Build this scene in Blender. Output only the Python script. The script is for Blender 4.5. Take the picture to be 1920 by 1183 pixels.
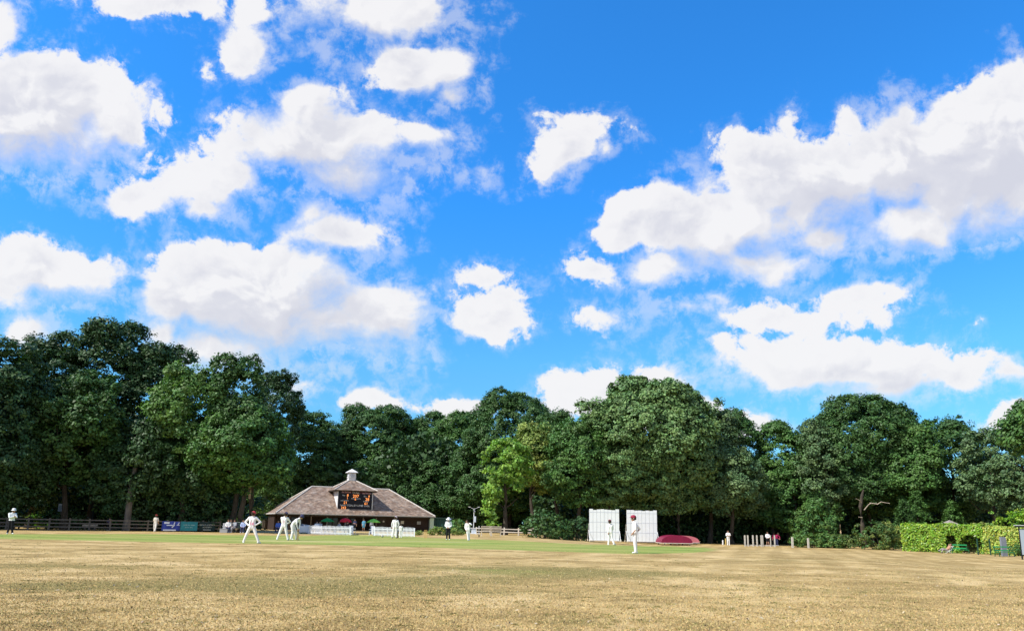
import bpy, bmesh, math, random
import numpy as np
from mathutils import Vector, Matrix
for o in list(bpy.data.objects): bpy.data.objects.remove(o)
SC = bpy.context.scene
COL = SC.collection
# ------------------------------------------------------------------ camera
F = 1350.0; PX0, PY0 = 960.0, 720.0           # focal length and principal point in photo pixels
CAM_H = 1.3
ROLL = math.atan(0.018)
PITCH = math.atan(264.0 / F)
_c, _s = math.cos(ROLL), math.sin(ROLL)
R_ = Vector((1, 0, 0)); U_ = Vector((0, -math.sin(PITCH), math.cos(PITCH))); F_ = Vector((0, math.cos(PITCH), math.sin(PITCH)))
CX = R_ * _c + U_ * _s; CY = -R_ * _s + U_ * _c
cam_d = bpy.data.cameras.new('camera'); cam = bpy.data.objects.new('camera', cam_d); COL.objects.link(cam)
cam.matrix_world = Matrix(((CX.x, CY.x, -F_.x, 0), (CX.y, CY.y, -F_.y, 0), (CX.z, CY.z, -F_.z, CAM_H), (0, 0, 0, 1)))
cam_d.sensor_width = 36; cam_d.lens = F / 1920 * 36
cam_d.shift_y = (PY0 - 591.5) / 1920
cam_d.clip_start = 0.1; cam_d.clip_end = 5000
SC.camera = cam
SC.view_settings.view_transform = 'Standard'; SC.view_settings.look = 'None'
SC.view_settings.exposure = 0.22; SC.view_settings.gamma = 1.0
def pdir(px, py):
    return (CX * (px - PX0) + CY * (PY0 - py) + F_ * F)
def at(px, py, Y):                            # point at depth Y on the line of sight
    d = pdir(px, py); return Vector((d.x * Y / d.y, Y, CAM_H + d.z * Y / d.y))
# ------------------------------------------------------------------ sun and sky
SUN_EL = math.radians(48); SUN_V = Vector((-0.88, -0.48, 0)).normalized()
SUN_DIR = Vector((SUN_V.x * math.cos(SUN_EL), SUN_V.y * math.cos(SUN_EL), math.sin(SUN_EL)))
sl = bpy.data.lights.new('sun', 'SUN'); sl.energy = 5.0; sl.angle = math.radians(0.53); sl.color = (1.0, 0.95, 0.87)
sun = bpy.data.objects.new('sun', sl); COL.objects.link(sun)
sun.rotation_euler = (-SUN_DIR).to_track_quat('-Z', 'Y').to_euler()
W = bpy.data.worlds.new('World'); SC.world = W; W.use_nodes = True
wt = W.node_tree; wt.nodes.clear()
class NT:                                     # small node helper
    def __init__(s, t): s.t = t
    def n(s, kind, **kw):
        x = s.t.nodes.new(kind)
        for k, v in kw.items(): setattr(x, k, v)
        return x
    def put(s, sock, v):
        if isinstance(v, bpy.types.NodeSocket): s.t.links.new(v, sock)
        else:
            try: sock.default_value = v
            except TypeError: sock.default_value = (v, v, v)
    def m(s, op, a, b=None, c=None, clamp=False):
        x = s.n('ShaderNodeMath', operation=op, use_clamp=clamp)
        for i, v in enumerate((a, b, c)):
            if v is not None: s.put(x.inputs[i], v)
        return x.outputs[0]
    def v(s, op, a, b=None, c=None):
        x = s.n('ShaderNodeVectorMath', operation=op)
        for i, v in enumerate((a, b, c)):
            if v is not None: s.put(x.inputs[i], v)
        return x.outputs['Value'] if op in ('DOT_PRODUCT', 'LENGTH') else x.outputs[0]
    def noise(s, vec, scale, detail=2, rough=0.5, dist=0, dims='3D', out='Fac'):
        x = s.n('ShaderNodeTexNoise', noise_dimensions=dims)
        s.put(x.inputs['Vector'], vec)
        for k, v in (('Scale', scale), ('Detail', detail), ('Roughness', rough), ('Distortion', dist)): x.inputs[k].default_value = v
        return x.outputs[out]
    def map(s, val, a, b, c=0, d=1, kind='SMOOTHSTEP'):
        x = s.n('ShaderNodeMapRange', interpolation_type=kind)
        for i, v in enumerate((val, a, b, c, d)): s.put(x.inputs[i], v)
        return x.outputs[0]
    def mix(s, f, a, b, mode='MIX'):
        x = s.n('ShaderNodeMix', data_type='RGBA', blend_type=mode)
        s.put(x.inputs[0], f)
        for i, v in ((6, a), (7, b)):
            s.put(x.inputs[i], v if isinstance(v, bpy.types.NodeSocket) or len(v) == 4 else (*v, 1))
        return x.outputs[2]
wn = NT(wt)
sky = wn.n('ShaderNodeTexSky', sky_type='NISHITA', sun_disc=False, sun_elevation=SUN_EL,
           sun_rotation=math.atan2(SUN_DIR.x, SUN_DIR.y), altitude=80)
sky.air_density = 1.0; sky.dust_density = 0.35; sky.ozone_density = 2.5
tc = wn.n('ShaderNodeTexCoord').outputs['Generated']
TP = math.radians(20)                         # clouds are laid out on a dome facet tilted 20 degrees up
yy = wn.v('DOT_PRODUCT', tc, (0, math.cos(TP), math.sin(TP)))
zz = wn.v('DOT_PRODUCT', tc, (0, -math.sin(TP), math.cos(TP)))
sx = wn.n('ShaderNodeSeparateXYZ'); wn.put(sx.inputs[0], tc)
yc = wn.m('MAXIMUM', yy, 0.12)
cb = wn.n('ShaderNodeCombineXYZ'); wn.put(cb.inputs[0], wn.m('DIVIDE', sx.outputs[0], yc)); wn.put(cb.inputs[1], wn.m('DIVIDE', zz, yc))
UV = cb.outputs[0]
def uv_of(px, py):
    d = pdir(px, py); y = d.y * math.cos(TP) + d.z * math.sin(TP); z = -d.y * math.sin(TP) + d.z * math.cos(TP)
    return d.x / y, z / y
CLOUDS = [(60,212,200,118),(130,175,128,88),(186,215,66,84),(0,45,24,80),(310,2,95,34),(465,95,50,42),(382,125,16,13),
 (690,15,165,66),(620,60,48,42),(790,15,75,48),(470,12,36,24),(790,125,98,60),(842,182,36,38),(905,150,16,34),(720,110,35,30),
 (300,222,28,38),(380,246,22,20),(580,215,72,56),(600,275,195,82),(645,318,118,60),(490,262,62,36),(785,262,78,52),(700,268,75,50),(800,300,32,30),
 (385,332,128,56),(262,368,84,38),(440,342,66,36),(385,385,60,26),(60,510,170,56),(180,512,56,32),(60,612,50,30),(0,545,90,40),
 (480,560,215,104),(620,600,175,76),(710,570,88,46),(325,560,66,70),(640,440,105,46),(585,398,38,38),(690,650,100,36),(400,645,150,50),(600,690,60,20),(300,620,50,50),(560,500,100,60),(730,600,70,40),
 (695,748,44,17),(850,762,52,22),(560,722,60,12),(925,590,92,40),(965,560,42,26),(915,520,34,12),(880,585,36,22),
 (1065,285,50,44),(1025,325,22,24),(1100,240,36,16),(1130,278,22,20),(1140,594,48,16),
 (1850,300,180,160),(1700,305,155,112),(1560,345,150,92),(1450,345,150,78),(1375,402,120,76),(1500,400,100,60),(1300,432,118,84),(1255,500,96,48),(1400,485,150,42),(1560,440,130,52),(1700,420,130,56),(1830,390,130,60),(1175,430,52,54),(1120,510,50,26),(1890,180,80,66),(1715,212,54,48),(1600,250,46,40),
 (1290,580,66,24),(1335,558,26,20),(1490,594,150,26),(1590,562,88,36),(1455,645,105,18),(1600,690,215,44),(1440,700,66,18),(1660,725,170,32),(1800,718,58,36),
 (1160,735,118,42),(1240,705,50,20),(1400,782,44,16),(1300,760,60,14),(1900,705,36,16),(1890,788,54,32),
 (900,328,10,10),(1475,250,10,14)]
wrp = wn.noise(UV, 8.0, 5, 0.6, out='Color')
P1 = wn.v('MULTIPLY_ADD', wn.v('SUBTRACT', wrp, (0.5, 0.5, 0.5)), (0.066, 0.058, 0.0), UV)
def field(P, least=0):
    acc = None
    for (px, py, rx, ry) in CLOUDS:
        if ry < least: continue
        u, v = uv_of(px, py); u1, _ = uv_of(px + 5, py); _, v1 = uv_of(px, py - 5)
        ru, rv = 1.05 * rx * abs(u1 - u) / 5, 1.07 * ry * abs(v1 - v) / 5
        q = wn.v('MULTIPLY_ADD', P, (1 / ru, 1 / rv, 0), (-u / ru, -v / rv, 0))
        r = min(ru, rv)
        d = wn.m('MULTIPLY_ADD', wn.v('LENGTH', q), r, -r)
        if acc is None: acc = d
        else:
            x = wn.n('ShaderNodeMath', operation='SMOOTH_MIN'); wn.put(x.inputs[0], acc); wn.put(x.inputs[1], d); x.inputs[2].default_value = 0.009; acc = x.outputs[0]
    return acc
d0 = field(P1)
d1 = field(wn.v('ADD', P1, (-0.014, 0.034, 0)), 44)
QV = wn.v('MULTIPLY_ADD', P1, (1, 1.3, 1), (3.7, 1.9, 0))
fb = wn.noise(QV, 10.0, 8, 0.6, 0.2, '2D')
fb2 = wn.noise(UV, 30.0, 6, 0.66, 0.15, '2D')
size = wn.map(zz, -0.25, 0.3, 0.55, 1.0, 'LINEAR')           # clouds lower in the sky are farther off, so smaller
fbm = wn.m('MULTIPLY', size, wn.m('ADD', wn.m('MULTIPLY', wn.m('SUBTRACT', fb, 0.5), 0.100), wn.m('MULTIPLY', wn.m('SUBTRACT', fb2, 0.5), 0.05)))
dens = wn.m('SUBTRACT', fbm, d0)              # > 0 inside a cloud
softn = wn.noise(UV, 5.0, 2, 0.5, 0, '2D')
soft = wn.m('MULTIPLY', size, wn.map(wn.m('ADD', softn, wn.m('MULTIPLY', wn.m('SUBTRACT', d0, d1), 6.0)), 0.36, 0.66, 0.016, 0.090, 'LINEAR'))
alpha = wn.m('DIVIDE', wn.m('ADD', dens, 0.009), soft, clamp=True)
alpha = wn.map(alpha, 0.0, 1.0)
veil = wn.m('MULTIPLY', wn.map(dens, -0.024, 0.012), wn.map(fb2, 0.36, 0.62, 0.0, 0.40))
alpha = wn.m('MAXIMUM', alpha, veil)
base = wn.map(wn.m('SUBTRACT', d0, d1), -0.014, 0.032, 0, 1, 'LINEAR')            # undersides: thicker cloud overhead
lo = wn.noise(wn.v('MULTIPLY', UV, (1, 1.6, 1)), 5.5, 4, 0.5, 0.3, '2D')
rel = wn.m('SUBTRACT', wn.noise(wn.v('ADD', QV, (-0.020, 0.034, 0)), 10.0, 3, 0.5, 0.2, '2D'), wn.noise(QV, 10.0, 3, 0.5, 0.2, '2D'))
rel2 = wn.m('SUBTRACT', wn.noise(wn.v('ADD', QV, (-0.007, 0.011, 0)), 10.0, 8, 0.6, 0.2, '2D'), fb)
thick = wn.map(dens, 0.0, 0.06)
g = wn.m('MULTIPLY', thick, wn.m('MULTIPLY_ADD', base, 0.85, wn.map(lo, 0.42, 0.66, 0.0, 0.26)))
g = wn.m('ADD', g, wn.m('MULTIPLY', thick, wn.m('MULTIPLY_ADD', rel, 2.0, wn.m('MULTIPLY_ADD', rel2, 1.9, 0.15))), clamp=True)
g = wn.m('MINIMUM', g, wn.m('MULTIPLY_ADD', g, 0.3, 0.30))
ccol = wn.mix(g, (1.0, 0.99, 1.0), (0.56, 0.58, 0.71))
el = wn.n('ShaderNodeSeparateXYZ'); wn.put(el.inputs[0], tc)
t1_ = wn.mix(wn.map(el.outputs[2], 0.08, 0.22, kind='LINEAR'), (0.50, 1.02, 1.36), (0.56, 1.33, 1.64))
tint = wn.mix(wn.map(el.outputs[2], 0.2, 0.42, kind='LINEAR'), t1_, (0.33, 1.47, 2.45))
skyc = wn.mix(1.0, sky.outputs[0], tint, 'MULTIPLY')
SKY_STR = 0.103
out = wn.mix(wn.m('MULTIPLY', alpha, 0.97), skyc, wn.mix(1.0, ccol, (1 / SKY_STR * 0.80,) * 3, 'MULTIPLY'))
bg = wn.n('ShaderNodeBackground'); wn.put(bg.inputs[0], out); bg.inputs[1].default_value = SKY_STR
# unseen sky behind the viewpoint: less blue, white cloud added to cut blue ambient
bk = wn.map(wn.noise(tc, 2.2, 3, 0.55), 0.45, 0.62)
bg2 = wn.n('ShaderNodeBackground'); bg2.inputs[1].default_value = SKY_STR
wn.put(bg2.inputs[0], wn.mix(bk, wn.mix(1.0, sky.outputs[0], (0.7, 1.05, 1.4), 'MULTIPLY'), (7.4, 7.4, 7.6)))
ms = wn.n('ShaderNodeMixShader'); wn.put(ms.inputs[0], wn.m('GREATER_THAN', yy, 0.125))
wt.links.new(bg2.outputs[0], ms.inputs[1]); wt.links.new(bg.outputs[0], ms.inputs[2])
wo = wn.n('ShaderNodeOutputWorld'); wt.links.new(ms.outputs[0], wo.inputs[0])
W.cycles.sampling_method = 'MANUAL'; W.cycles.sample_map_resolution = 512
SC.cycles.max_bounces = 6; SC.cycles.diffuse_bounces = 2; SC.cycles.glossy_bounces = 2; SC.cycles.transmission_bounces = 4
SC.cycles.caustics_reflective = False; SC.cycles.caustics_refractive = False
# ------------------------------------------------------------------ helpers
rs = np.random.RandomState(11); random.seed(5)
def smooth(x): x = np.clip(x, 0, 1); return x * x * (3 - 2 * x)
def ground(x, y):                              # the field falls gently away to the far right
    az = np.asarray(x, float) / np.maximum(y, 1.0)
    a = np.clip((az - 0.02) / 0.17, 0, 1); b = smooth((np.asarray(y, float) - 49 + 28 * np.clip((az - 0.25) / 0.35, 0, 1)) / 34)
    return -(0.80 + 0.12 * np.clip((az - 0.3) / 0.3, 0, 1)) * a * b
def gp(px, py):                                # where a line of sight meets the ground
    d = pdir(px, py); last = None
    for i in range(40, 2000):
        Y = i * 0.1; p = at(px, py, Y); g = float(ground(p.x, p.y))
        if p.z <= g: return Vector((p.x, p.y, g))
    p = at(px, py, 130); return Vector((p.x, p.y, float(ground(p.x, p.y))))
def on(px, Y):                                 # ground point at depth Y in the direction of a photo column
    p = at(px, 985, Y); return Vector((p.x, Y, float(ground(p.x, Y))))
def ztop(px, py, Y): return at(px, py, Y).z
MATS = {}
def material(name, col, rough=0.6, spec=0.3, var=0.0, scale=6.0, bump=0.0, metal=0.0, emit=0.0, transl=0.0, tint=False, stretch=(1, 1, 1), coord='Object'):
    if name in MATS: return MATS[name]
    M = bpy.data.materials.new(name); M.use_nodes = True; t = M.node_tree; t.nodes.clear(); k = NT(t)
    b = k.n('ShaderNodeBsdfPrincipled'); o = k.n('ShaderNodeOutputMaterial')
    c = k.n('ShaderNodeRGB'); c.outputs[0].default_value = (*col, 1); cs = c.outputs[0]
    if var or bump:
        vec = k.v('MULTIPLY', k.n('ShaderNodeTexCoord').outputs[coord], stretch)
        nz = k.noise(vec, scale, 5, 0.6)
        if var: cs = k.mix(1.0, cs, k.mix(k.map(nz, 0.3, 0.7, 0, 1, 'LINEAR'), (1 - var,) * 3, (1 + var * 0.6,) * 3), 'MULTIPLY')
        if bump:
            bp = k.n('ShaderNodeBump'); bp.inputs['Strength'].default_value = bump; bp.inputs['Distance'].default_value = 0.05
            k.put(bp.inputs['Height'], nz); t.links.new(bp.outputs[0], b.inputs['Normal'])
    if tint:
        a = k.n('ShaderNodeAttribute', attribute_name='tint')
        cs = k.mix(1.0, cs, a.outputs['Color'], 'MULTIPLY')
    k.put(b.inputs['Base Color'], cs)
    b.inputs['Roughness'].default_value = rough; b.inputs['Specular IOR Level'].default_value = spec; b.inputs['Metallic'].default_value = metal
    if emit: k.put(b.inputs['Emission Color'], cs); b.inputs['Emission Strength'].default_value = emit
    sh = b.outputs[0]
    if transl:
        tr = k.n('ShaderNodeBsdfTranslucent'); k.put(tr.inputs[0], k.mix(1.0, cs, (0.95, 1.25, 0.5), 'MULTIPLY'))
        mx = k.n('ShaderNodeMixShader'); mx.inputs[0].default_value = transl
        t.links.new(sh, mx.inputs[1]); t.links.new(tr.outputs[0], mx.inputs[2]); sh = mx.outputs[0]
    t.links.new(sh, o.inputs[0]); MATS[name] = M; return M
def tag(o, label=None, cat=None, group=None, kind=None):
    for k, v in (('label', label), ('category', cat), ('group', group), ('kind', kind)):
        if v: o[k] = v
    return o
def empty(name, loc, rz=0, label=None, cat=None, group=None):
    o = bpy.data.objects.new(name, None); o.location = loc; o.rotation_euler = (0, 0, rz); o.empty_display_size = 0.3
    COL.objects.link(o); return tag(o, label, cat, group)
class MB:
    """collects faces and links them as ONE mesh object"""
    def __init__(s): s.v = []; s.f = []; s.mi = []
    def add(s, vs, fs, mi=0):
        n = len(s.v); s.v += [tuple(v) for v in vs]; s.f += [tuple(i + n for i in f) for f in fs]; s.mi += [mi] * len(fs); return s
    def box(s, c, d, rz=0, rx=0, ry=0, mi=0):
        R = Matrix.Rotation(rz, 3, 'Z') @ Matrix.Rotation(ry, 3, 'Y') @ Matrix.Rotation(rx, 3, 'X'); c = Vector(c)
        vs = [c + R @ Vector((x * d[0] / 2, y * d[1] / 2, z * d[2] / 2)) for x in (-1, 1) for y in (-1, 1) for z in (-1, 1)]
        return s.add(vs, [(0, 1, 3, 2), (4, 6, 7, 5), (0, 4, 5, 1), (2, 3, 7, 6), (0, 2, 6, 4), (1, 5, 7, 3)], mi)
    def bar(s, a, b, w, h=None, mi=0):          # rectangular bar from a to b
        a, b = Vector(a), Vector(b); d = b - a; L = d.length; h = h or w
        q = d.to_track_quat('X', 'Z'); c = (a + b) / 2
        vs = [c + q @ Vector((x * L / 2, y * w / 2, z * h / 2)) for x in (-1, 1) for y in (-1, 1) for z in (-1, 1)]
        return s.add(vs, [(0, 1, 3, 2), (4, 6, 7, 5), (0, 4, 5, 1), (2, 3, 7, 6), (0, 2, 6, 4), (1, 5, 7, 3)], mi)
    def tube(s, pts, rad, n=8, mi=0, cap=True):
        pts = [Vector(p) for p in pts]; rad = rad if hasattr(rad, '__len__') else [rad] * len(pts); vs = []
        for i, p in enumerate(pts):
            d = (pts[min(i + 1, len(pts) - 1)] - pts[max(i - 1, 0)]); q = d.to_track_quat('Z', 'X')
            for j in range(n):
                a = 2 * math.pi * j / n; vs.append(p + q @ Vector((math.cos(a) * rad[i], math.sin(a) * rad[i], 0)))
        fs = [(i * n + j, i * n + (j + 1) % n, (i + 1) * n + (j + 1) % n, (i + 1) * n + j) for i in range(len(pts) - 1) for j in range(n)]
        if cap: fs += [tuple(range(n - 1, -1, -1)), tuple((len(pts) - 1) * n + j for j in range(n))]
        return s.add(vs, fs, mi)
    def lathe(s, c, prof, n=16, mi=0, sx=1, sy=1):   # prof: (radius, z)
        c = Vector(c); vs = [c + Vector((math.cos(2 * math.pi * j / n) * r * sx, math.sin(2 * math.pi * j / n) * r * sy, z)) for r, z in prof for j in range(n)]
        fs = [(i * n + j, i * n + (j + 1) % n, (i + 1) * n + (j + 1) % n, (i + 1) * n + j) for i in range(len(prof) - 1) for j in range(n)]
        return s.add(vs, fs, mi)
    def ball(s, c, r, n=12, m=8, mi=0):
        r = r if hasattr(r, '__len__') else (r, r, r); c = Vector(c); vs = []
        for i in range(m + 1):
            t = math.pi * i / m
            for j in range(n):
                a = 2 * math.pi * j / n; vs.append(c + Vector((r[0] * math.sin(t) * math.cos(a), r[1] * math.sin(t) * math.sin(a), r[2] * math.cos(t))))
        fs = [(i * n + j, (i + 1) * n + j, (i + 1) * n + (j + 1) % n, i * n + (j + 1) % n) for i in range(m) for j in range(n)]
        return s.add(vs, fs, mi)
    def build(s, name, mat, parent=None, loc=None, rz=0, smoothed=False, bevel=0):
        me = bpy.data.meshes.new(name); me.from_pydata(s.v, [], s.f)
        mats = mat if isinstance(mat, (list, tuple)) else [mat]
        for m in mats: me.materials.append(m)
        if len(mats) > 1: me.polygons.foreach_set('material_index', s.mi)
        if smoothed: me.polygons.foreach_set('use_smooth', [True] * len(s.f))
        me.validate(); me.update()
        bm = bmesh.new(); bm.from_mesh(me); bmesh.ops.recalc_face_normals(bm, faces=bm.faces[:])
        bm.to_mesh(me); bm.free()
        o = bpy.data.objects.new(name, me); COL.objects.link(o)
        if parent: o.parent = parent
        if loc is not None: o.location = loc
        o.rotation_euler = (0, 0, rz)
        if bevel:
            bv = o.modifiers.new('bevel', 'BEVEL'); bv.width = bevel; bv.segments = 1
        return o
def text_mesh(name, s, size, mat, parent, loc, rot, align='CENTER', depth=0.004):
    cu = bpy.data.curves.new(name, 'FONT'); cu.body = s; cu.size = size; cu.align_x = align; cu.align_y = 'CENTER'; cu.extrude = depth
    cu.resolution_u = 2
    t = bpy.data.objects.new(name, cu); COL.objects.link(t); bpy.context.view_layer.update()
    me = bpy.data.meshes.new_from_object(t); bpy.data.objects.remove(t); me.materials.clear(); me.materials.append(mat)
    o = bpy.data.objects.new(name, me); COL.objects.link(o); o.parent = parent; o.location = loc; o.rotation_euler = rot; return o
# ---- foliage: thousands of small leaf faces gathered in clumps
def leaf_mesh(name, C, N, size, mat, parent, tint, loc=None, rng=rs, aspect=0.6):
    n = len(C); N = N / np.maximum(np.linalg.norm(N, axis=1, keepdims=True), 1e-6)
    r = rng.normal(size=(n, 3)); U = np.cross(N, r); U /= np.maximum(np.linalg.norm(U, axis=1, keepdims=True), 1e-6); Vv = np.cross(N, U)
    L = (size * rng.uniform(0.65, 1.35, n))[:, None]
    bend = N * L * rng.uniform(-0.12, 0.2, n)[:, None]
    V = np.empty((n, 4, 3)); V[:, 0] = C - U * L * 0.5; V[:, 1] = C + Vv * L * aspect * 0.5 + bend; V[:, 2] = C + U * L * 0.5; V[:, 3] = C - Vv * L * aspect * 0.5 + bend
    me = bpy.data.meshes.new(name); me.vertices.add(4 * n); me.vertices.foreach_set('co', V.reshape(-1).astype(np.float32))
    me.loops.add(4 * n); me.loops.foreach_set('vertex_index', np.arange(4 * n, dtype=np.int32))
    me.polygons.add(n); me.polygons.foreach_set('loop_start', np.arange(0, 4 * n, 4, dtype=np.int32))
    me.materials.append(mat)
    at_ = me.attributes.new('tint', 'FLOAT_COLOR', 'FACE'); t4 = np.ones((n, 4), np.float32); t4[:, :3] = tint; at_.data.foreach_set('color', t4.reshape(-1))
    me.update(calc_edges=True)
    o = bpy.data.objects.new(name, me); COL.objects.link(o)
    if parent: o.parent = parent
    if loc is not None: o.location = loc
    return o
def clumps(lobes, rng, n, back=0.35, lo=0.8, hi=1.04, under=0.6):
    """points on the outside of a union of ellipsoids, fewer on the far side"""
    lob = np.array(lobes, float); cen, rad = lob[:, :3], lob[:, 3:6]
    K1 = rng.normal(size=(4, 3)) * 1.5; K2 = rng.normal(size=(4, 3)) * 3.2; F1 = rng.uniform(0, 6.28, 8)
    w = (rad[:, 0] * rad[:, 2] + rad[:, 0] * rad[:, 1]) ; w /= w.sum(); P = []; D = []; cnt = 0
    while cnt < n:
        k = rng.choice(len(lob), size=n * 2, p=w); d = rng.normal(size=(n * 2, 3)); d /= np.linalg.norm(d, axis=1, keepdims=True)
        p = cen[k] + d * rad[k] * rng.uniform(lo, hi, n * 2)[:, None]
        ins = np.zeros(n * 2, bool)
        for j in range(len(lob)):
            q = (((p - cen[j]) / rad[j]) ** 2).sum(1); ins |= (q < 0.62) & (k != j)
        keep = ~ins & ((d[:, 1] < 0.35) | (rng.rand(n * 2) < back)) & ((d[:, 2] > -0.45) | (rng.rand(n * 2) < under))
        if rad.max() > 1.6:                       # gaps between the leaf sprays, and sprays that stand proud
            gap = np.sin(p @ K1.T + F1[:4]).sum(1) * 0.6 + np.sin(p @ K2.T + F1[4:]).sum(1) * 0.5; keep &= gap > -0.30
            p = p + d * np.clip(gap, -0.5, 1.6)[:, None] * 0.28
        P.append(p[keep]); D.append(d[keep]); cnt += keep.sum()
    P = np.concatenate(P)[:n]; D = np.concatenate(D)[:n]; m = n // 4           # a quarter sit deeper, so the crown is not hollow
    k = rng.choice(n, m, replace=False); P[k] -= D[k] * (0.25 * np.minimum(rad.min(), 3.0) + 0.5) * rng.uniform(0.4, 1.4, m)[:, None]
    return P, D
def foliage(name, lobes, mat, parent, rng, ncl, per, rc, size, loc=None, back=0.35, hue=0.15, flat=0.6, aspect=0.6, under=0.6, lo=0.8):
    P, D = clumps(lobes, rng, ncl, back, under=under, lo=lo)
    k = np.repeat(np.arange(ncl), per); n = len(k)
    off = rng.normal(size=(n, 3)); off /= np.maximum(np.linalg.norm(off, axis=1, keepdims=True), 1e-6); off *= (rng.rand(n) ** 0.45)[:, None]
    rcl = (rc * rng.uniform(0.4, 1.35, ncl))[k][:, None]
    C = P[k] + off * rcl * np.array((1, 1, flat)) + np.array((0, 0, -0.25)) * ((off[:, :2] ** 2).sum(1) * rc)[:, None]
    N = D[k] * 0.55 + off * 0.6 + np.array((0, 0, 0.45)) + rng.normal(size=(n, 3)) * 0.5
    b = (rng.uniform(0.72, 1.28, ncl))[k] * rng.uniform(0.75, 1.25, n)
    h = (rng.uniform(-1, 1, ncl))[k] * hue + rng.uniform(-1, 1, n) * hue * 0.5
    tint = np.stack([b * (1 + h), b, b * (1 - 0.5 * h)], 1)
    return leaf_mesh(name, C, N, size, mat, parent, tint, loc, rng, aspect)
# ------------------------------------------------------------------ ground
def axis(*segs):
    out = []
    for a, b, st in segs: out += list(np.arange(a, b, st))
    return np.array(out + [segs[-1][1]])
gx = axis((-900, -130, 60), (-130, -60, 5), (-60, 75, 1.0), (75, 140, 5), (140, 900, 60))
gy = axis((-300, -10, 30), (-10, 8, 3), (8, 110, 0.75), (110, 150, 5), (150, 1700, 70))
GX, GY = np.meshgrid(gx, gy); GZ = ground(GX, GY)
nv = GX.size; vid = np.arange(nv).reshape(GX.shape)
quads = np.stack([vid[:-1, :-1], vid[:-1, 1:], vid[1:, 1:], vid[1:, :-1]], -1).reshape(-1, 4)
gme = bpy.data.meshes.new('ground'); gme.from_pydata(np.stack([GX, GY, GZ], -1).reshape(-1, 3).tolist(), [], quads.tolist())
gme.polygons.foreach_set('use_smooth', [True] * len(quads))
# the watered green of the square: limits as bearing -> distance, fixed to the place
def limits(pts):
    P = [gp(*p) for p in pts]; a = np.array([p.x / p.y for p in P]); d = np.array([p.y for p in P]); i = np.argsort(a); return a[i], d[i]
nearA, nearD = limits([(-40, 1009), (0, 1010), (200, 1014), (470, 1019), (700, 1023), (960, 1031), (1190, 1039), (1300, 1036), (1360, 1032)])
farA, farD = limits([(-40, 1000.5), (0, 1001), (300, 1001), (480, 1003), (570, 1004.5), (640, 1002), (760, 1004), (800, 1008), (960, 1013), (1100, 1020.5), (1250, 1023), (1360, 1028)])
AZ = GX / np.maximum(GY, 1)
dn = np.interp(AZ, nearA, nearD); df = np.interp(AZ, farA, farD)
green = smooth((GY - dn) / (0.07 * dn) + 0.5) * smooth((df - GY) / (0.04 * df) + 0.5) * smooth((0.31 - AZ) / 0.06) * (GY > 5)
def patch(px, py, wx, wy, amp):
    c = gp(px, py); return amp * np.exp(-((GX - c.x) / wx) ** 2 - ((GY - c.y) / wy) ** 2)
olive = (patch(560, 1108, 2.0, 1.3, .8) + patch(700, 1092, 2.4, 1.5, .7) + patch(830, 1085, 2.0, 1.5, .6) + patch(880, 1112, 1.7, .8, .7) + patch(960, 1068, 3.2, 2.6, .8) + patch(1150, 1075, 2.6, 2, .7)
         + patch(60, 1100, 1.8, 1.2, .6) + patch(230, 1098, 1.5, .9, .5) + patch(400, 1085, 2.4, 1.6, .5) + patch(300, 1165, 1.0, .35, .6) + patch(1240, 1165, 1.7, .3, .7) + patch(130, 1062, 3, 2, .5) + patch(1130, 1170, .7, .3, .6)
         + patch(1480, 1050, 4, 3, .35) + patch(1400, 1100, 2.4, 1.0, .4) + patch(1850, 1150, 1, .5, .5) + patch(640, 1150, 1, .35, .5) + patch(1650, 1110, 2.0, .9, .35) + patch(980, 1175, 1.2, .3, .5) + patch(60, 1175, .8, .25, .5) + patch(1500, 1172, .9, .3, .5))
green = np.clip(green + patch(960, 1071, 3.5, 1.6, .55) + patch(930, 1080, 2.2, .9, .3), 0, 1)
pitch = np.exp(-((GY - 49.5 - 0.03 * GX) / 1.4) ** 2) * smooth((GX + 19) / 3) * smooth((-8 - GX) / 3) + 0.8 * np.exp(-((GY - 53.5 + 0.1 * GX) / 1.0) ** 2) * smooth((GX + 11) / 2) * smooth((-1 - GX) / 2)
for nm, arr in (('green', green), ('olive', np.clip(olive, 0, 1)), ('worn', np.clip(pitch, 0, 1))):
    a_ = gme.attributes.new(nm, 'FLOAT', 'POINT'); a_.data.foreach_set('value', arr.reshape(-1).astype(np.float32))
gob = bpy.data.objects.new('ground', gme); COL.objects.link(gob)
tag(gob, 'sun-dried tan cricket outfield with a watered green square', kind='structure')
M = bpy.data.materials.new('dry_grass'); M.use_nodes = True; t = M.node_tree; t.nodes.clear(); k = NT(t)
oc = k.n('ShaderNodeTexCoord').outputs['Object']
A = lambda nm: k.n('ShaderNodeAttribute', attribute_name=nm).outputs['Fac']
n1 = k.noise(oc, 0.16, 4, 0.6, 0.4); n2 = k.noise(k.v('MULTIPLY', oc, (1, 1.6, 1)), 0.9, 4, 0.62, 0.3); n3 = k.noise(oc, 7.0, 4, 0.65); n4 = k.noise(oc, 34.0, 3, 0.6); n5 = k.noise(oc, 90.0, 2, 0.6)
tan_a, tan_b, brown, olv = (0.61, 0.44, 0.19), (0.50, 0.347, 0.138), (0.32, 0.22, 0.085), (0.28, 0.225, 0.08)
c = k.mix(k.map(n1, 0.38, 0.62), tan_a, tan_b)
n6 = k.noise(k.v('MULTIPLY', oc, (0.8, 1.0, 1)), 0.42, 6, 0.68, 0.5)
c = k.mix(k.map(n6, 0.36, 0.5, 0.75, 0.0), c, (0.74, 0.545, 0.27))
c = k.mix(k.map(k.m('MULTIPLY_ADD', n6, 0.7, k.m('MULTIPLY', n2, 0.4)), 0.50, 0.66, 0, 0.85), c, brown)
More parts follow.
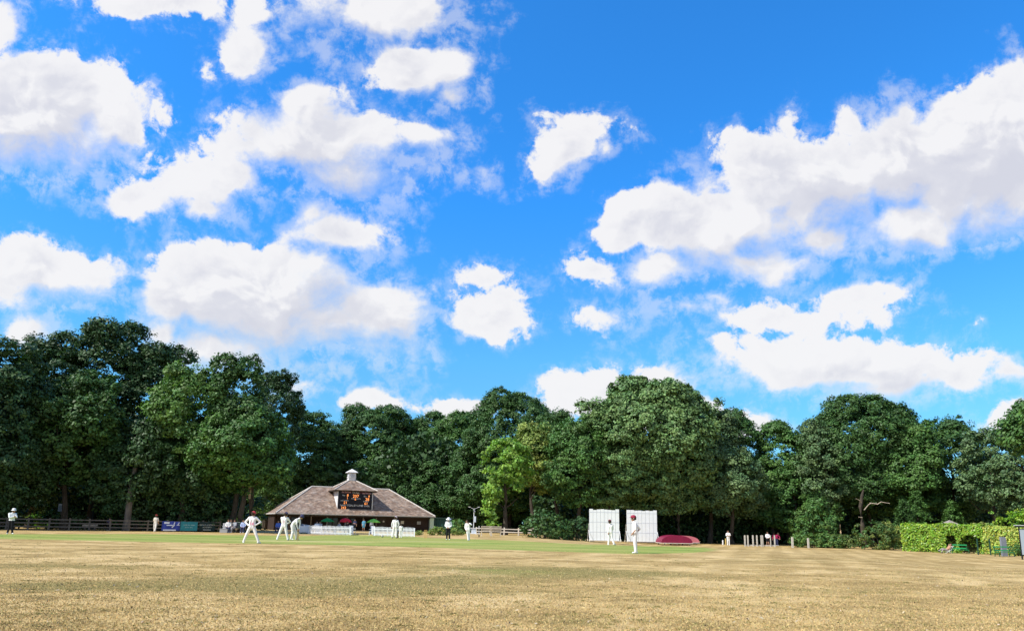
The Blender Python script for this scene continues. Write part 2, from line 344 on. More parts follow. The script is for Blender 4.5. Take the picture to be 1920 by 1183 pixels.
# faint mowing lines, 1.9 m apart
sepo = k.n('ShaderNodeSeparateXYZ'); k.put(sepo.inputs[0], oc)
mow = k.m('SINE', k.m('MULTIPLY', k.m('ADD', k.m('MULTIPLY', sepo.outputs[0], 0.94), k.m('MULTIPLY_ADD', sepo.outputs[1], -0.34, k.m('MULTIPLY', n2, 0.6))), 3.3))
c = k.mix(k.m('MULTIPLY', k.map(mow, -0.4, 0.6), k.map(sepo.outputs[0], -6, 14, 0.06, 0.34, 'LINEAR')), c, brown)
ov = k.map(k.m('ADD', k.m('MULTIPLY', A('olive'), 0.44), k.m('MULTIPLY_ADD', n6, 0.5, k.m('MULTIPLY_ADD', n2, 0.4, k.m('MULTIPLY', n3, 0.25)))), 0.62, 0.92)
c = k.mix(ov, c, olv)
ga = k.map(k.m('ADD', A('green'), k.m('MULTIPLY_ADD', n2, 0.5, k.m('MULTIPLY_ADD', n3, 0.35, -0.42))), 0.3, 0.85)
mowg = k.map(k.m('SINE', k.m('MULTIPLY', k.m('MULTIPLY_ADD', sepo.outputs[0], 0.25, sepo.outputs[1]), 1.05)), -0.5, 0.5)
gcol = k.mix(k.map(n1, 0.35, 0.65, 0, 0.6), k.mix(mowg, (0.20, 0.30, 0.055), (0.30, 0.37, 0.085)), (0.42, 0.38, 0.12))
c = k.mix(k.m('MULTIPLY', ga, 0.92), c, gcol)
c = k.mix(k.m('MULTIPLY', A('worn'), 0.75), c, (0.62, 0.53, 0.24))
fine = k.m('MULTIPLY', k.map(n4, 0.3, 0.7, 0.74, 1.15, 'LINEAR'), k.map(n5, 0.3, 0.7, 0.82, 1.12, 'LINEAR'))
fine = k.m('MULTIPLY', fine, k.map(n3, 0.3, 0.72, 0.78, 1.16, 'LINEAR'))
cf = k.n('ShaderNodeCombineColor');
for i in range(3): k.put(cf.inputs[i], fine)
c = k.mix(1.0, c, cf.outputs[0], 'MULTIPLY')
b = k.n('ShaderNodeBsdfPrincipled'); k.put(b.inputs['Base Color'], c); b.inputs['Roughness'].default_value = 0.95; b.inputs['Specular IOR Level'].default_value = 0.08
bp = k.n('ShaderNodeBump'); bp.inputs['Strength'].default_value = 0.8; bp.inputs['Distance'].default_value = 0.03
k.put(bp.inputs['Height'], k.m('ADD', k.m('MULTIPLY', n4, 0.7), k.m('ADD', k.m('MULTIPLY', n5, 0.35), n3))); t.links.new(bp.outputs[0], b.inputs['Normal'])
o = k.n('ShaderNodeOutputMaterial'); t.links.new(b.outputs[0], o.inputs[0]); gme.materials.append(M)
# short dry blades and clover over the near turf: nobody could count it
def turf(name, n, y0, y1, size, mat, rng, pw=1.6, lab=None, clump=None, upright=0.9):
    y = y0 + (y1 - y0) * np.minimum(rng.exponential(pw, n), 1); x = y * rng.uniform(-0.78, 0.78, n)
    if clump:
        m = n // clump; yc_ = y0 + (y1 - y0) * np.minimum(rng.exponential(pw, m), 1); xc_ = yc_ * rng.uniform(-0.78, 0.78, m)
        i = rng.randint(0, m, n); s_ = rng.uniform(0.03, 0.16, m)[i]; x = xc_[i] + rng.normal(size=n) * s_; y = yc_[i] + rng.normal(size=n) * s_
    C = np.stack([x, y, ground(x, y) + size * 0.28], 1)
    N = rng.normal(size=(n, 3)) * np.array((1, 1, 0.0)) + np.array((0, 0, 1 - upright)) + rng.normal(size=(n, 3)) * 0.35
    tint = np.repeat(rng.uniform(0.72, 1.25, n)[:, None], 3, 1) * rng.uniform(0.93, 1.07, (n, 3))
    o = leaf_mesh(name, C, N, size, mat, None, tint, None, rng, 0.3)
    return tag(o, lab, kind='stuff')
blade = material('dry_blade', (0.56, 0.415, 0.19), 0.9, 0.1, tint=True); clover = material('green_blade', (0.24, 0.22, 0.075), 0.8, 0.15, tint=True)
turf('grass', 170000, 7.6, 70, 0.032, blade, np.random.RandomState(3), 0.13, 'short parched grass blades over the near outfield', upright=0.75)
turf('grass', 36000, 7.6, 80, 0.034, clover, np.random.RandomState(4), 0.17, 'small green tufts and clover among the parched turf', clump=24, upright=0.5)
leafm = material('fallen_leaf', (0.50, 0.42, 0.30), 0.8, tint=True)
turf('leaves', 520, 7.6, 60, 0.06, leafm, np.random.RandomState(5), 0.2, 'dry fallen leaves scattered over the near turf', upright=0.1)
turf('leaves', 340, 7.6, 60, 0.055, material('dark_fallen_leaf', (0.07, 0.05, 0.03), 0.8, tint=True), np.random.RandomState(6), 0.2, 'dark curled leaves scattered over the near turf', upright=0.3)
# ------------------------------------------------------------------ trees
LEAF = {
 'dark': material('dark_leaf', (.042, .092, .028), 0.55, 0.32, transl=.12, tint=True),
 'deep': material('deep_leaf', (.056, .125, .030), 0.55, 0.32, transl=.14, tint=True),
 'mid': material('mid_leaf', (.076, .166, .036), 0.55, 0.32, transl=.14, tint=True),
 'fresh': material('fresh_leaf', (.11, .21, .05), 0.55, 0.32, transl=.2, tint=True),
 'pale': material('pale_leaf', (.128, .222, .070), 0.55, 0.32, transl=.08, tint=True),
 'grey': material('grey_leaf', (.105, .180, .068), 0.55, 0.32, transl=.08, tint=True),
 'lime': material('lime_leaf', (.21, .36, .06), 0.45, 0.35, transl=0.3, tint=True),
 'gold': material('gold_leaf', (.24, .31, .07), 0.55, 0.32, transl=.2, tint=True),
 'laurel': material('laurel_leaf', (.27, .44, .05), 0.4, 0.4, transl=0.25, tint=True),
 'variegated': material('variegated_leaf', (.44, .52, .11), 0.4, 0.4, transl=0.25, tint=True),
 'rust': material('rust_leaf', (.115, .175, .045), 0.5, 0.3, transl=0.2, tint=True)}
BARK = material('bark', (0.075, 0.062, 0.048), 0.9, 0.1, var=0.5, scale=5, bump=0.6, stretch=(1, 1, 0.25))
PALE_WOOD = material('pale_dead_wood', (0.46, 0.38, 0.29), 0.8, 0.1, var=0.35, scale=6, bump=0.4, stretch=(1, 1, 0.3))
def trunk_mb(rng, H, r, zc, aw, nl=6):
    """tapered trunk with limbs reaching into the crown"""
    m = MB(); n = 7; pts = []; x = y = 0.0
    for i in range(n):
        pts.append((x, y, H * i / (n - 1) - (0.2 if i == 0 else 0))); x += rng.normal() * H * 0.012; y += rng.normal() * H * 0.012
    m.tube(pts, [r * (1.45 if i == 0 else 1 - 0.8 * i / (n - 1)) for i in range(n)], 9)
    for i in range(nl):
        f = rng.uniform(0.3, 0.85); k = f * (n - 1); j = int(k); p = Vector(pts[j]).lerp(Vector(pts[min(j + 1, n - 1)]), k - j)
        a = rng.uniform(0, 6.28); L = aw * rng.uniform(0.5, 0.85); q = [p]
        for s_ in range(1, 5):
            q.append(p + Vector((math.cos(a) * L * s_ / 4, math.sin(a) * L * s_ / 4, L * (0.5 * s_ / 4 + 0.25 * (s_ / 4) ** 2))) + Vector(rng.normal(size=3) * L * 0.04))
        m.tube(q, [r * 0.42 * (1 - f * 0.4) * (1 - 0.2 * s_) for s_ in range(5)], 6)
    return m
def dome_lobes(rng, a, zb, zt, k=12, depth=0.8, top=1.0):
    h = zt - zb; L = [(0, 0, zb + h * 0.47, a * 0.80, a * 0.80 * depth, h * 0.47)]
    for i in range(k):
        th = rng.uniform(0, 2 * math.pi); ph = math.asin(rng.uniform(-0.75, 0.97))
        d = (math.cos(th) * math.cos(ph), math.sin(th) * math.cos(ph), math.sin(ph)); r = a * rng.uniform(0.26, 0.44)
        L.append((d[0] * (a - r) * 0.98, d[1] * (a - r) * depth, zb + h * 0.48 + d[2] * (h * 0.5 - r * 0.8), r, r, r * rng.uniform(0.75, 1.0)))
    for i in range(3):                          # a ragged crest
        r = a * rng.uniform(0.2, 0.32); L.append((rng.uniform(-0.4, 0.4) * a, rng.uniform(-0.3, 0.3) * a, zt - r * 0.85, r, r, r * 0.9))
    return L
NLEAF = [0]
def tree(name, px, top, half, Y, kind, label, bottom=None, lobes=None, size=0.34, dens=1.0, rc=0.85, trunk_r=0.32, seed=0, depth=0.85, hue=0.12, k=15, cat='tree', under=0.85, flat=0.6, trunk=True):
    rng = np.random.RandomState(seed + 900 + int(px) * 7 + int(Y)); b0 = on(px, Y); sc = Y / F
    zt = ztop(px, top, Y) - b0.z; zb = (ztop(px, bottom + 14, Y) - b0.z) if bottom else zt * 0.14
    zb = max(zb, 0.3); a = half * sc * 1.14
    e = empty(name, b0, 0, label, cat, 'trees around the cricket ground' if cat == 'tree' else None)
    L = [(x * sc, yv * sc, ztop(px + x, zp, Y) - b0.z, rx * sc, ry * sc, rz * sc) for (x, yv, zp, rx, ry, rz) in lobes] if lobes else dome_lobes(rng, a, zb, zt, k, depth)
    area = sum(l[3] * l[5] + l[3] * l[4] for l in L) * 2.2
    ncl = int(max(40, dens * area * 1.35 / (rc * rc))); per = int(36 * (rc / 0.85) ** 2 * (0.40 / size) ** 2 * 1.15)
    per = max(per, 8); NLEAF[0] += ncl * per
    foliage('crown', L, LEAF[kind], e, rng, ncl, per, rc, size, hue=hue, under=under, flat=flat)
    if trunk: trunk_mb(rng, zb + (zt - zb) * 0.7, trunk_r, zb, a).build('trunk', BARK, e)
    return e
T = tree
# the tall dark wood on the left
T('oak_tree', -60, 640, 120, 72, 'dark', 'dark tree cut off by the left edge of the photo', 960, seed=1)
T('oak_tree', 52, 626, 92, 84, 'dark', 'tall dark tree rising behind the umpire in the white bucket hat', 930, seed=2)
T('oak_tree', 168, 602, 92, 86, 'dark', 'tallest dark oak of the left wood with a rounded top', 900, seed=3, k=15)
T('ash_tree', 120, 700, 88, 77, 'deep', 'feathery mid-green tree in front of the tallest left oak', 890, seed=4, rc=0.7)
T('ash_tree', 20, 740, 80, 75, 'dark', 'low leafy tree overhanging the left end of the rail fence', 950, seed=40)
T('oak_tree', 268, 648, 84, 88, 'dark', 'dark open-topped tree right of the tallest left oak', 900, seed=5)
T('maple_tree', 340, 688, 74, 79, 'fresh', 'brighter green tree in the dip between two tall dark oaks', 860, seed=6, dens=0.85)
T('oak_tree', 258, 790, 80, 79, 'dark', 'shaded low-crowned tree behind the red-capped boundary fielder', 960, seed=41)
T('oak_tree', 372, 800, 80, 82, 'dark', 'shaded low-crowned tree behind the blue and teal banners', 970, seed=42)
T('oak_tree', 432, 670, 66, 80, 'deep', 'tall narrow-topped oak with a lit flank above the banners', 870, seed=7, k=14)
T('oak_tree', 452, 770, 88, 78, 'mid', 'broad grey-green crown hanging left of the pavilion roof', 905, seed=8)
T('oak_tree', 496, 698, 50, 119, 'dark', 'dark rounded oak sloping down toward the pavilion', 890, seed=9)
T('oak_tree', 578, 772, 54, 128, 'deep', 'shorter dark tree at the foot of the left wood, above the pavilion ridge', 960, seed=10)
T('hazel_tree', 497, 872, 30, 113, 'fresh', 'small fresh-green tree against the dark wood beside the left roof hip', 965, seed=11, size=0.34, trunk_r=0.15)
# behind the pavilion and the middle of the ground
T('oak_tree', 628, 792, 52, 134, 'dark', 'dark tree directly behind the white clock cupola', 960, seed=12)
T('oak_tree', 692, 763, 82, 137, 'deep', 'rounded oak rising behind the right half of the pavilion roof', 960, seed=13)
T('oak_tree', 778, 779, 80, 140, 'deep', 'flat-topped tree behind the right end of the pavilion', 960, seed=14)
T('oak_tree', 862, 772, 70, 134, 'mid', 'mid-green tree left of the high crown in the middle of the wood', 960, seed=15)
T('oak_tree', 955, 734, 90, 122, 'deep', 'high dark crown in the middle of the wood behind the lime-green tree', 960, seed=16, k=15)
T('oak_tree', 722, 848, 72, 131, 'mid', 'lower leafy tree filling the wood above the lime parasol', 985, seed=17)
T('oak_tree', 815, 850, 74, 129, 'deep', 'lower leafy tree above the green shed', 990, seed=18)
T('oak_tree', 893, 838, 62, 121, 'deep', 'lower dark tree standing just left of the lime-green tree', 990, seed=19)
T('chestnut_tree', 946, 828, 46, 97, 'lime', 'bright lime-green tree with its trunk in front of the rail fence', None,
  lobes=[(-4, 0, 862, 36, 30, 34), (-16, -6, 880, 28, 24, 30), (10, 0, 848, 28, 24, 24), (-14, -6, 912, 24, 22, 20), (22, 4, 880, 26, 24, 28), (-20, -4, 935, 16, 16, 12), (-22, -6, 960, 10, 9, 16), (6, -8, 900, 26, 22, 22)], seed=20, size=0.46, trunk_r=0.36, rc=0.8, flat=0.5, dens=1.1)
T('chestnut_tree', 1002, 797, 44, 104, 'gold', 'yellowing tree behind the lime-green tree', 905, seed=21, dens=0.9)
T('oak_tree', 1046, 772, 52, 108, 'deep', 'dark green tree right of the yellowing tree', 905, seed=22)
T('oak_tree', 1085, 790, 66, 101, 'mid', 'smooth mid-green tree over the shady bushes left of the sightscreens', 935, seed=23)
T('chestnut_tree', 1225, 712, 112, 105, 'pale', 'biggest pale-leaved tree, its dome highest above the sightscreens', 945, seed=24, k=30, rc=1.0, dens=1.3, trunk_r=0.5, size=0.44)
T('chestnut_tree', 1140, 752, 76, 102, 'pale', 'pale-leaved tree on the left shoulder of the biggest tree', 940, seed=25, k=14)
T('oak_tree', 1330, 750, 62, 108, 'grey', 'grey-green tree on the right shoulder of the biggest tree', 940, seed=26, k=14)
T('oak_tree', 1392, 768, 50, 112, 'deep', 'narrow dark tree where the big tree steps down on its right', 950, seed=27)
T('chestnut_tree', 1372, 838, 66, 104, 'grey', 'clumpy grey-green crown above the fielder in whites by the covers', 952, seed=28, k=14, rc=0.95)
T('oak_tree', 1272, 850, 62, 105, 'pale', 'low pale crown hanging over the maroon covers', 948, seed=29, k=12)
T('oak_tree', 1478, 796, 62, 110, 'mid', 'lower mid-green tree in the dip left of the great right-hand dome', 960, seed=30)
T('oak_tree', 1548, 790, 48, 106, 'grey', 'grey-green tree leaning against the great right-hand dome', 960, seed=31)
T('oak_tree', 1634, 749, 108, 110, 'deep', 'great domed dark tree above the brownish rhododendron', 950, seed=32, k=22, dens=1.1)
T('oak_tree', 1716, 790, 56, 104, 'mid', 'mid-green tree right of the great dome', 960, seed=33)
T('oak_tree', 1790, 786, 74, 108, 'deep', 'rounded green tree behind the clipped hedge', 960, seed=34, k=14)
T('oak_tree', 1862, 806, 54, 98, 'grey', 'thin grey-leaved tree near the right edge', 950, seed=35, dens=0.75)
T('oak_tree', 1925, 790, 46, 94, 'grey', 'tree cut off by the right edge of the photo above the glass shelter', 950, seed=36, dens=0.8)
T('oak_tree', 2020, 728, 92, 62, 'mid', 'near tree whose outer twigs poke in at the right edge', 860, seed=37, dens=0.8)
T('oak_tree', 1500, 880, 54, 107, 'mid', 'low mid-green tree behind the practice posts', 985, seed=38, size=0.36)
T('oak_tree', 1450, 868, 40, 109, 'mid', 'small shaded tree between the grey-green crown and the practice posts', 975, seed=39)
# tall trees along the left boundary, beyond the frame, that shade the fence
for i, (x, y, h, lab) in enumerate(((-66, 60, 20, 'boundary tree standing out of frame left of the rail fence'), (-86, 50, 20, 'boundary tree out of frame nearer the camera on the left'), (-79, 77, 20, 'boundary tree out of frame behind the left corner'), (-60, 69, 15, 'low boundary tree just out of frame beside the fence end'))):
    e = empty('oak_tree', (x, y, 0), 0, lab, 'tree', 'trees around the cricket ground'); rng = np.random.RandomState(70 + i)
    foliage('crown', dome_lobes(rng, 7.5, 1.5, h, 10), LEAF['dark'], e, rng, 330, 22, 1.2, 0.7, back=1)
    trunk_mb(rng, h * 0.6, 0.35, 4, 6).build('trunk', BARK, e)
# conifers and the dead tree behind the hedge
def conifer(px, top, half, Y, kind, label, seed):
    rng = np.random.RandomState(seed); b0 = on(px, Y); sc = Y / F; zt = ztop(px, top, Y) - b0.z; a = half * sc
    e = empty('fir_tree', b0, 0, label, 'tree', 'trees around the cricket ground'); C = []; N = []; T_ = []
    for lv in range(15):
        f = lv / 15; r = a * (1 - f) ** 0.8 * rng.uniform(0.85, 1.1) + 0.12; z = 0.4 + (zt - 0.5) * f
        for b_ in range(11):
            th = rng.uniform(0, 6.28); nn = 34; s_ = rng.rand(nn) ** 0.6
            p = np.stack([np.cos(th) * r * s_, np.sin(th) * r * s_, z - r * 0.28 * s_ ** 1.5 + rng.normal(size=nn) * 0.08], 1) + rng.normal(size=(nn, 3)) * 0.13
            C.append(p); N.append(np.tile((np.cos(th) * 0.4, np.sin(th) * 0.4, 0.9), (nn, 1)) + rng.normal(size=(nn, 3)) * 0.45); T_.append(np.full((nn, 3), rng.uniform(0.7, 1.3)))
    leaf_mesh('crown', np.concatenate(C), np.concatenate(N), 0.3, LEAF[kind], e, np.concatenate(T_), None, rng, 0.42)
    MB().tube([(0, 0, -0.2), (0, 0, zt * 0.96)], [a * 0.08, 0.02], 7).build('trunk', BARK, e)
conifer(1722, 915, 50, 99, 'mid', 'dark layered fir rising behind the left part of the clipped hedge', 1)
conifer(1698, 935, 36, 98, 'deep', 'smaller dark fir between the rhododendron and the tall fir', 2)
conifer(1787, 935, 40, 100, 'mid', 'mid-green fir beside the hut roof behind the hedge', 3)
def dead_tree():
    Y = 101; b0 = on(1619, Y); sc = Y / F; e = empty('dead_tree', b0, 0, 'dead tree with broken pale limbs in front of the great dome', 'tree', 'trees around the cricket ground')
    q = lambda x, py: Vector(((x - 1619) * sc, 0, ztop(x, py, Y) - b0.z)); m = MB()
    m.tube([(0, 0, -0.2), q(1617, 985), q(1616, 950), q(1620, 930), q(1624, 918)], [.40, .3, .26, .2, .10], 9)
    m.build('trunk', BARK, e)
    def limb(pts, r, rows=None):
        mm = MB(); P = [q(*p) + Vector((0, -0.25 - 0.25 * i, 0)) for i, p in enumerate(pts)]
        mm.tube(P, [r * (1 - 0.5 * i / (len(P) - 1)) for i in range(len(P))], 7); mm.build('limb', PALE_WOOD, e)
    limb([(1621, 956), (1628, 946), (1632, 943)], .08); limb([(1632, 943), (1645, 945), (1650, 941), (1664, 944)], .075)
    limb([(1617, 943), (1612, 938), (1604, 935)], .07); limb([(1616, 970), (1608, 969)], .07)
dead_tree()
b0 = on(466, 80); m = MB(); m.tube([(0, 0, -.2), (0.1, 0, 3.2), (-0.05, 0, 5.0), (-.25, 0, 5.4)], [.34, .28, .24, .05], 9)
e = empty('broken_tree', b0, 0, 'snapped tree trunk with torn pale wood left of the pavilion', 'tree', 'trees around the cricket ground'); m.build('trunk', BARK, e)
MB().tube([(-.05, -.26, 3.6), (-.1, -.3, 4.5), (-.2, -.22, 5.6), (-.3, -.15, 5.9)], [.1, .2, .13, .02], 7).build('torn_wood', PALE_WOOD, e)
b0 = on(237, 76); e = empty('bare_trunk', b0, 0, 'grey tree trunk just behind the fence right of the leaning spectator', 'tree', 'trees around the cricket ground')
MB().tube([(0, 0, -.2), (.05, 0, 1.2), (.02, 0, 3.4), (.2, 0, 6.5)], [.42, .33, .3, .22], 10).build('trunk', material('grey_bark', (.16, .14, .12), .9, .1, var=.4, scale=4, bump=.5, stretch=(1, 1, .25)), e)
# ------------------------------------------------------------------ shrubs
def shrub(name, px, top, half, base, kind, label, seed, size=0.24, rc=0.38, dens=1.2, Y=None, group='shrubs round the boundary', hue=0.25, lobes=6, cat='bush', aspect=0.6):
    rng = np.random.RandomState(seed); b0 = on(px, Y) if Y else gp(px, base); Y = b0.y; sc = Y / F
    zt = max(0.5, ztop(px, top, Y) - b0.z); a = half * sc; e = empty(name, b0, 0, label, cat, group)
    L = [(0, 0, zt * 0.42, a * 0.8, a * 0.7, zt * 0.5)]
    for i in range(lobes):
        r = min(a, zt) * rng.uniform(0.28, 0.45); th = rng.uniform(0, 6.28); d = (a - r) * rng.uniform(0.6, 1)
        L.append((math.cos(th) * d, math.sin(th) * d * 0.7, max(r * 0.7, rng.uniform(0.25, 1) * (zt - r)), r, r, r * 0.9))
    area = sum(l[3] * l[5] + l[3] * l[4] for l in L) * 2.2; ncl = int(max(30, dens * area * 0.62 / (rc * rc))); per = max(8, int(1.5 * (rc / size) ** 2 * 5)); NLEAF[0] += ncl * per
    foliage('foliage', L, LEAF[kind], e, rng, ncl, per, rc, size, hue=hue, aspect=aspect)
    m = MB()
    for i in range(4): m.tube([(rng.normal() * .1, rng.normal() * .1, -.1), (rng.normal() * a * .3, rng.normal() * a * .3, zt * .6)], [.05, .015], 5)
    m.build('stem', BARK, e); return e
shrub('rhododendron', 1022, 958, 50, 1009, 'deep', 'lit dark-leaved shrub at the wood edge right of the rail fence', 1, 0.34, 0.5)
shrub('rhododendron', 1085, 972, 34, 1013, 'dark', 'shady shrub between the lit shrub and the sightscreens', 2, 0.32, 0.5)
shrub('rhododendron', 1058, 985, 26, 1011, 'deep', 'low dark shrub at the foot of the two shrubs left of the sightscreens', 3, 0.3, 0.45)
shrub('elder_bush', 1528, 942, 46, 1020, 'mid', 'tall arching green shrub behind the two separate posts', 4, 0.3, 0.5, dens=0.9, Y=97)
shrub('heath_bush', 1520, 1000, 40, 1022, 'fresh', 'low sunny shrub just right of the last post', 5, 0.2, 0.3, Y=94)
shrub('heath_bush', 1583, 1004, 34, 1024, 'rust', 'low brownish shrub left of the large rhododendron', 6, 0.2, 0.3, Y=94)
shrub('heath_bush', 1552, 1002, 30, 1022, 'fresh', 'low green shrub between the sunny and the brownish low shrubs', 61, 0.2, 0.3, Y=94)
shrub('rhododendron', 1648, 978, 40, 1030, 'rust', 'large brownish rhododendron at the left end of the clipped hedge', 7, 0.24, 0.4, hue=0.35)
shrub('rhododendron', 1672, 968, 26, 1028, 'gold', 'yellow-tipped shrub topping the left end of the hedge', 8, 0.24, 0.4, Y=93)
shrub('laurel_bush', 1893, 952, 46, 1030, 'laurel', 'yellow-green laurel mound rising behind the right part of the hedge', 9, 0.3, 0.45, Y=90)
shrub('laurel_bush', 1845, 972, 34, 1030, 'gold', 'olive laurel showing above the hedge beside the hut roof', 10, 0.28, 0.4, Y=91)
shrub('laurel_bush', 1935, 950, 34, 1030, 'laurel', 'laurel mound at the right edge above the glass shelter', 11, 0.3, 0.45, Y=88)
shrub('bramble_bush', 1908, 1018, 16, 1042, 'mid', 'rough low bush right of the nearer green bench', 12, 0.16, 0.25)
for i, (px, r, k_, lab) in enumerate(((808, 11, 'gold', 'small golden bush next to the pale green end post'), (822, 14, 'gold', 'largest golden bush left of the standing umpire'), (836, 12, 'rust', 'orange-tinged bush half hidden by the standing umpire'), (852, 12, 'gold', 'golden bush right of the standing umpire'), (864, 9, 'gold', 'small golden bush beside the leaning bowler'), (785, 8, 'gold', 'small tuft of a bush by the end of the right picket fence'))):
    shrub('golden_bush', px, 1003 - r * 1.25, r, 1003, k_, lab, 20 + i, 0.14, 0.2, group='low golden bushes beside the pavilion', lobes=4)
shrub('hazel_bush', 858, 972, 24, 1000, 'fresh', 'fresh-green bush behind the golden bushes', 30, 0.26, 0.35)
shrub('hazel_bush', 68, 958, 22, 990, 'lime', 'sunlit patch of a bush behind the fence near the umpire in the bucket hat', 31, 0.3, 0.4, Y=80, dens=0.6)
shrub('hazel_bush', 205, 905, 26, 990, 'fresh', 'sparse lit bush behind the fence by the grey trunk', 32, 0.3, 0.5, Y=82, dens=0.35)
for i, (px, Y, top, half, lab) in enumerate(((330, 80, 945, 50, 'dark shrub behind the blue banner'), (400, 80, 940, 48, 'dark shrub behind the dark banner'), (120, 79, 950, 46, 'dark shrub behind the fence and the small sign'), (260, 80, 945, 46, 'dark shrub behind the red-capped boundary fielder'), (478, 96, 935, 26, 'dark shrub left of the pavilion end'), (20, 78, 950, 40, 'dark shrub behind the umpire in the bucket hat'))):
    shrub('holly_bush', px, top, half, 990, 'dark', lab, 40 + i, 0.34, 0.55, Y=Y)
# clipped hedge
def hedge(name, pxs, top, kind, label, size, seed, w=1.5, dens=1.0, niche=None):
    rng = np.random.RandomState(seed); A = on(*pxs[0]); B = on(*pxs[1]); d = (B - A); L = d.length; d.normalize(); nrm = Vector((d.y, -d.x, 0))
    if nrm.y > 0: nrm = -nrm
    H = ztop(pxs[0][0], top, A.y) - A.z; n = int(L * H * 170 * dens + L * w * 90)
    face = rng.rand(n); u = rng.rand(n) * L; zf = rng.rand(n) * H; top_ = face < (w / (H + w)) * 0.6
    dep = np.where(top_, rng.rand(n) * w, -np.abs(rng.normal(size=n)) * 0.06 + rng.rand(n) ** 2 * 0.35 + 0.12 * np.sin(u * 2.1) * np.sin(zf * 2.7)); z = np.where(top_, H + rng.normal(size=n) * 0.07 + 0.06 * np.sin(u * 1.7), zf)
    dep += np.where(~top_, 0.25 * np.clip(0.4 - zf, 0, 1), 0)
    keep = np.ones(n, bool)
    if niche:
        for (nx, nz, rx, rz) in niche:
            ins = ((u / L - nx) / rx) ** 2 + ((zf / H - nz) / rz) ** 2 < 1
            dep = np.where(ins & ~top_, dep + 1.1, dep); keep &= ~(ins & ~top_) | (rng.rand(n) < 0.45)
    C = np.array(A)[None] + np.array(d)[None] * u[:, None] - np.array(nrm)[None] * dep[:, None] + np.array((0, 0, 1))[None] * z[:, None]
    N = np.where(top_[:, None], np.array((0, 0, 1.0))[None], np.array(nrm)[None] + np.array((0, 0, 0.5))[None]) + rng.normal(size=(n, 3)) * 0.5
    b = rng.uniform(0.6, 1.35, n); h = rng.uniform(-.3, .35, n); tint = np.stack([b * (1 + h), b, b * 0.9], 1)
    e = empty(name, A, 0, label, 'hedge'); C = C - np.array(A)[None]
    leaf_mesh('foliage', C[keep], N[keep], size, LEAF[kind], e, tint[keep], None, rng, 0.5)
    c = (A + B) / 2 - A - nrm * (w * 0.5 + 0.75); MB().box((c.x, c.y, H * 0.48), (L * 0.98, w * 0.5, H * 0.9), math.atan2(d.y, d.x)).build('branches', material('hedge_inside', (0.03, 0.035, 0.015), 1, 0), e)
    return A, B, H
hedge('hedge', ((1688, 87), (1840, 82)), 982, 'laurel', 'clipped bright green laurel hedge behind the sunbather and first bench', 0.27, 1, niche=[(0.62, .35, .07, .3), (0.85, .25, .14, .4)])
hedge('hedge', ((1841, 82), (1915, 76.5)), 988, 'variegated', 'yellow variegated hedge behind the grey slab and nearer bench', 0.25, 2)
# shaded mass of the wood behind the trees
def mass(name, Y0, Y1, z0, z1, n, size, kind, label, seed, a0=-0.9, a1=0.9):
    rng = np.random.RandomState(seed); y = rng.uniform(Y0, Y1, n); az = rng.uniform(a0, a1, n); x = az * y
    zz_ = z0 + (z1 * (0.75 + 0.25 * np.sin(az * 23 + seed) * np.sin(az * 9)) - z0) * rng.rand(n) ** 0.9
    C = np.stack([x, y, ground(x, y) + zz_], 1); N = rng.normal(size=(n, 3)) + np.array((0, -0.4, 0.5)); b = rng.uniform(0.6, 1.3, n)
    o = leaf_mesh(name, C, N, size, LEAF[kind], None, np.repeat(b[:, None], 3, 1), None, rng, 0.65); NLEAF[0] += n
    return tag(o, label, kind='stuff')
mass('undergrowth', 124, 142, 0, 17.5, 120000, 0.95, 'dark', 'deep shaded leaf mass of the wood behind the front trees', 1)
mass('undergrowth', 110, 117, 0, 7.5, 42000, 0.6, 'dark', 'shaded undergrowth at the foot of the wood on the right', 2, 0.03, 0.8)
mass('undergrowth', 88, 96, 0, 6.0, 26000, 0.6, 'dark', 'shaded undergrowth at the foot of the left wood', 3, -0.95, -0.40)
print('leaves', NLEAF[0])
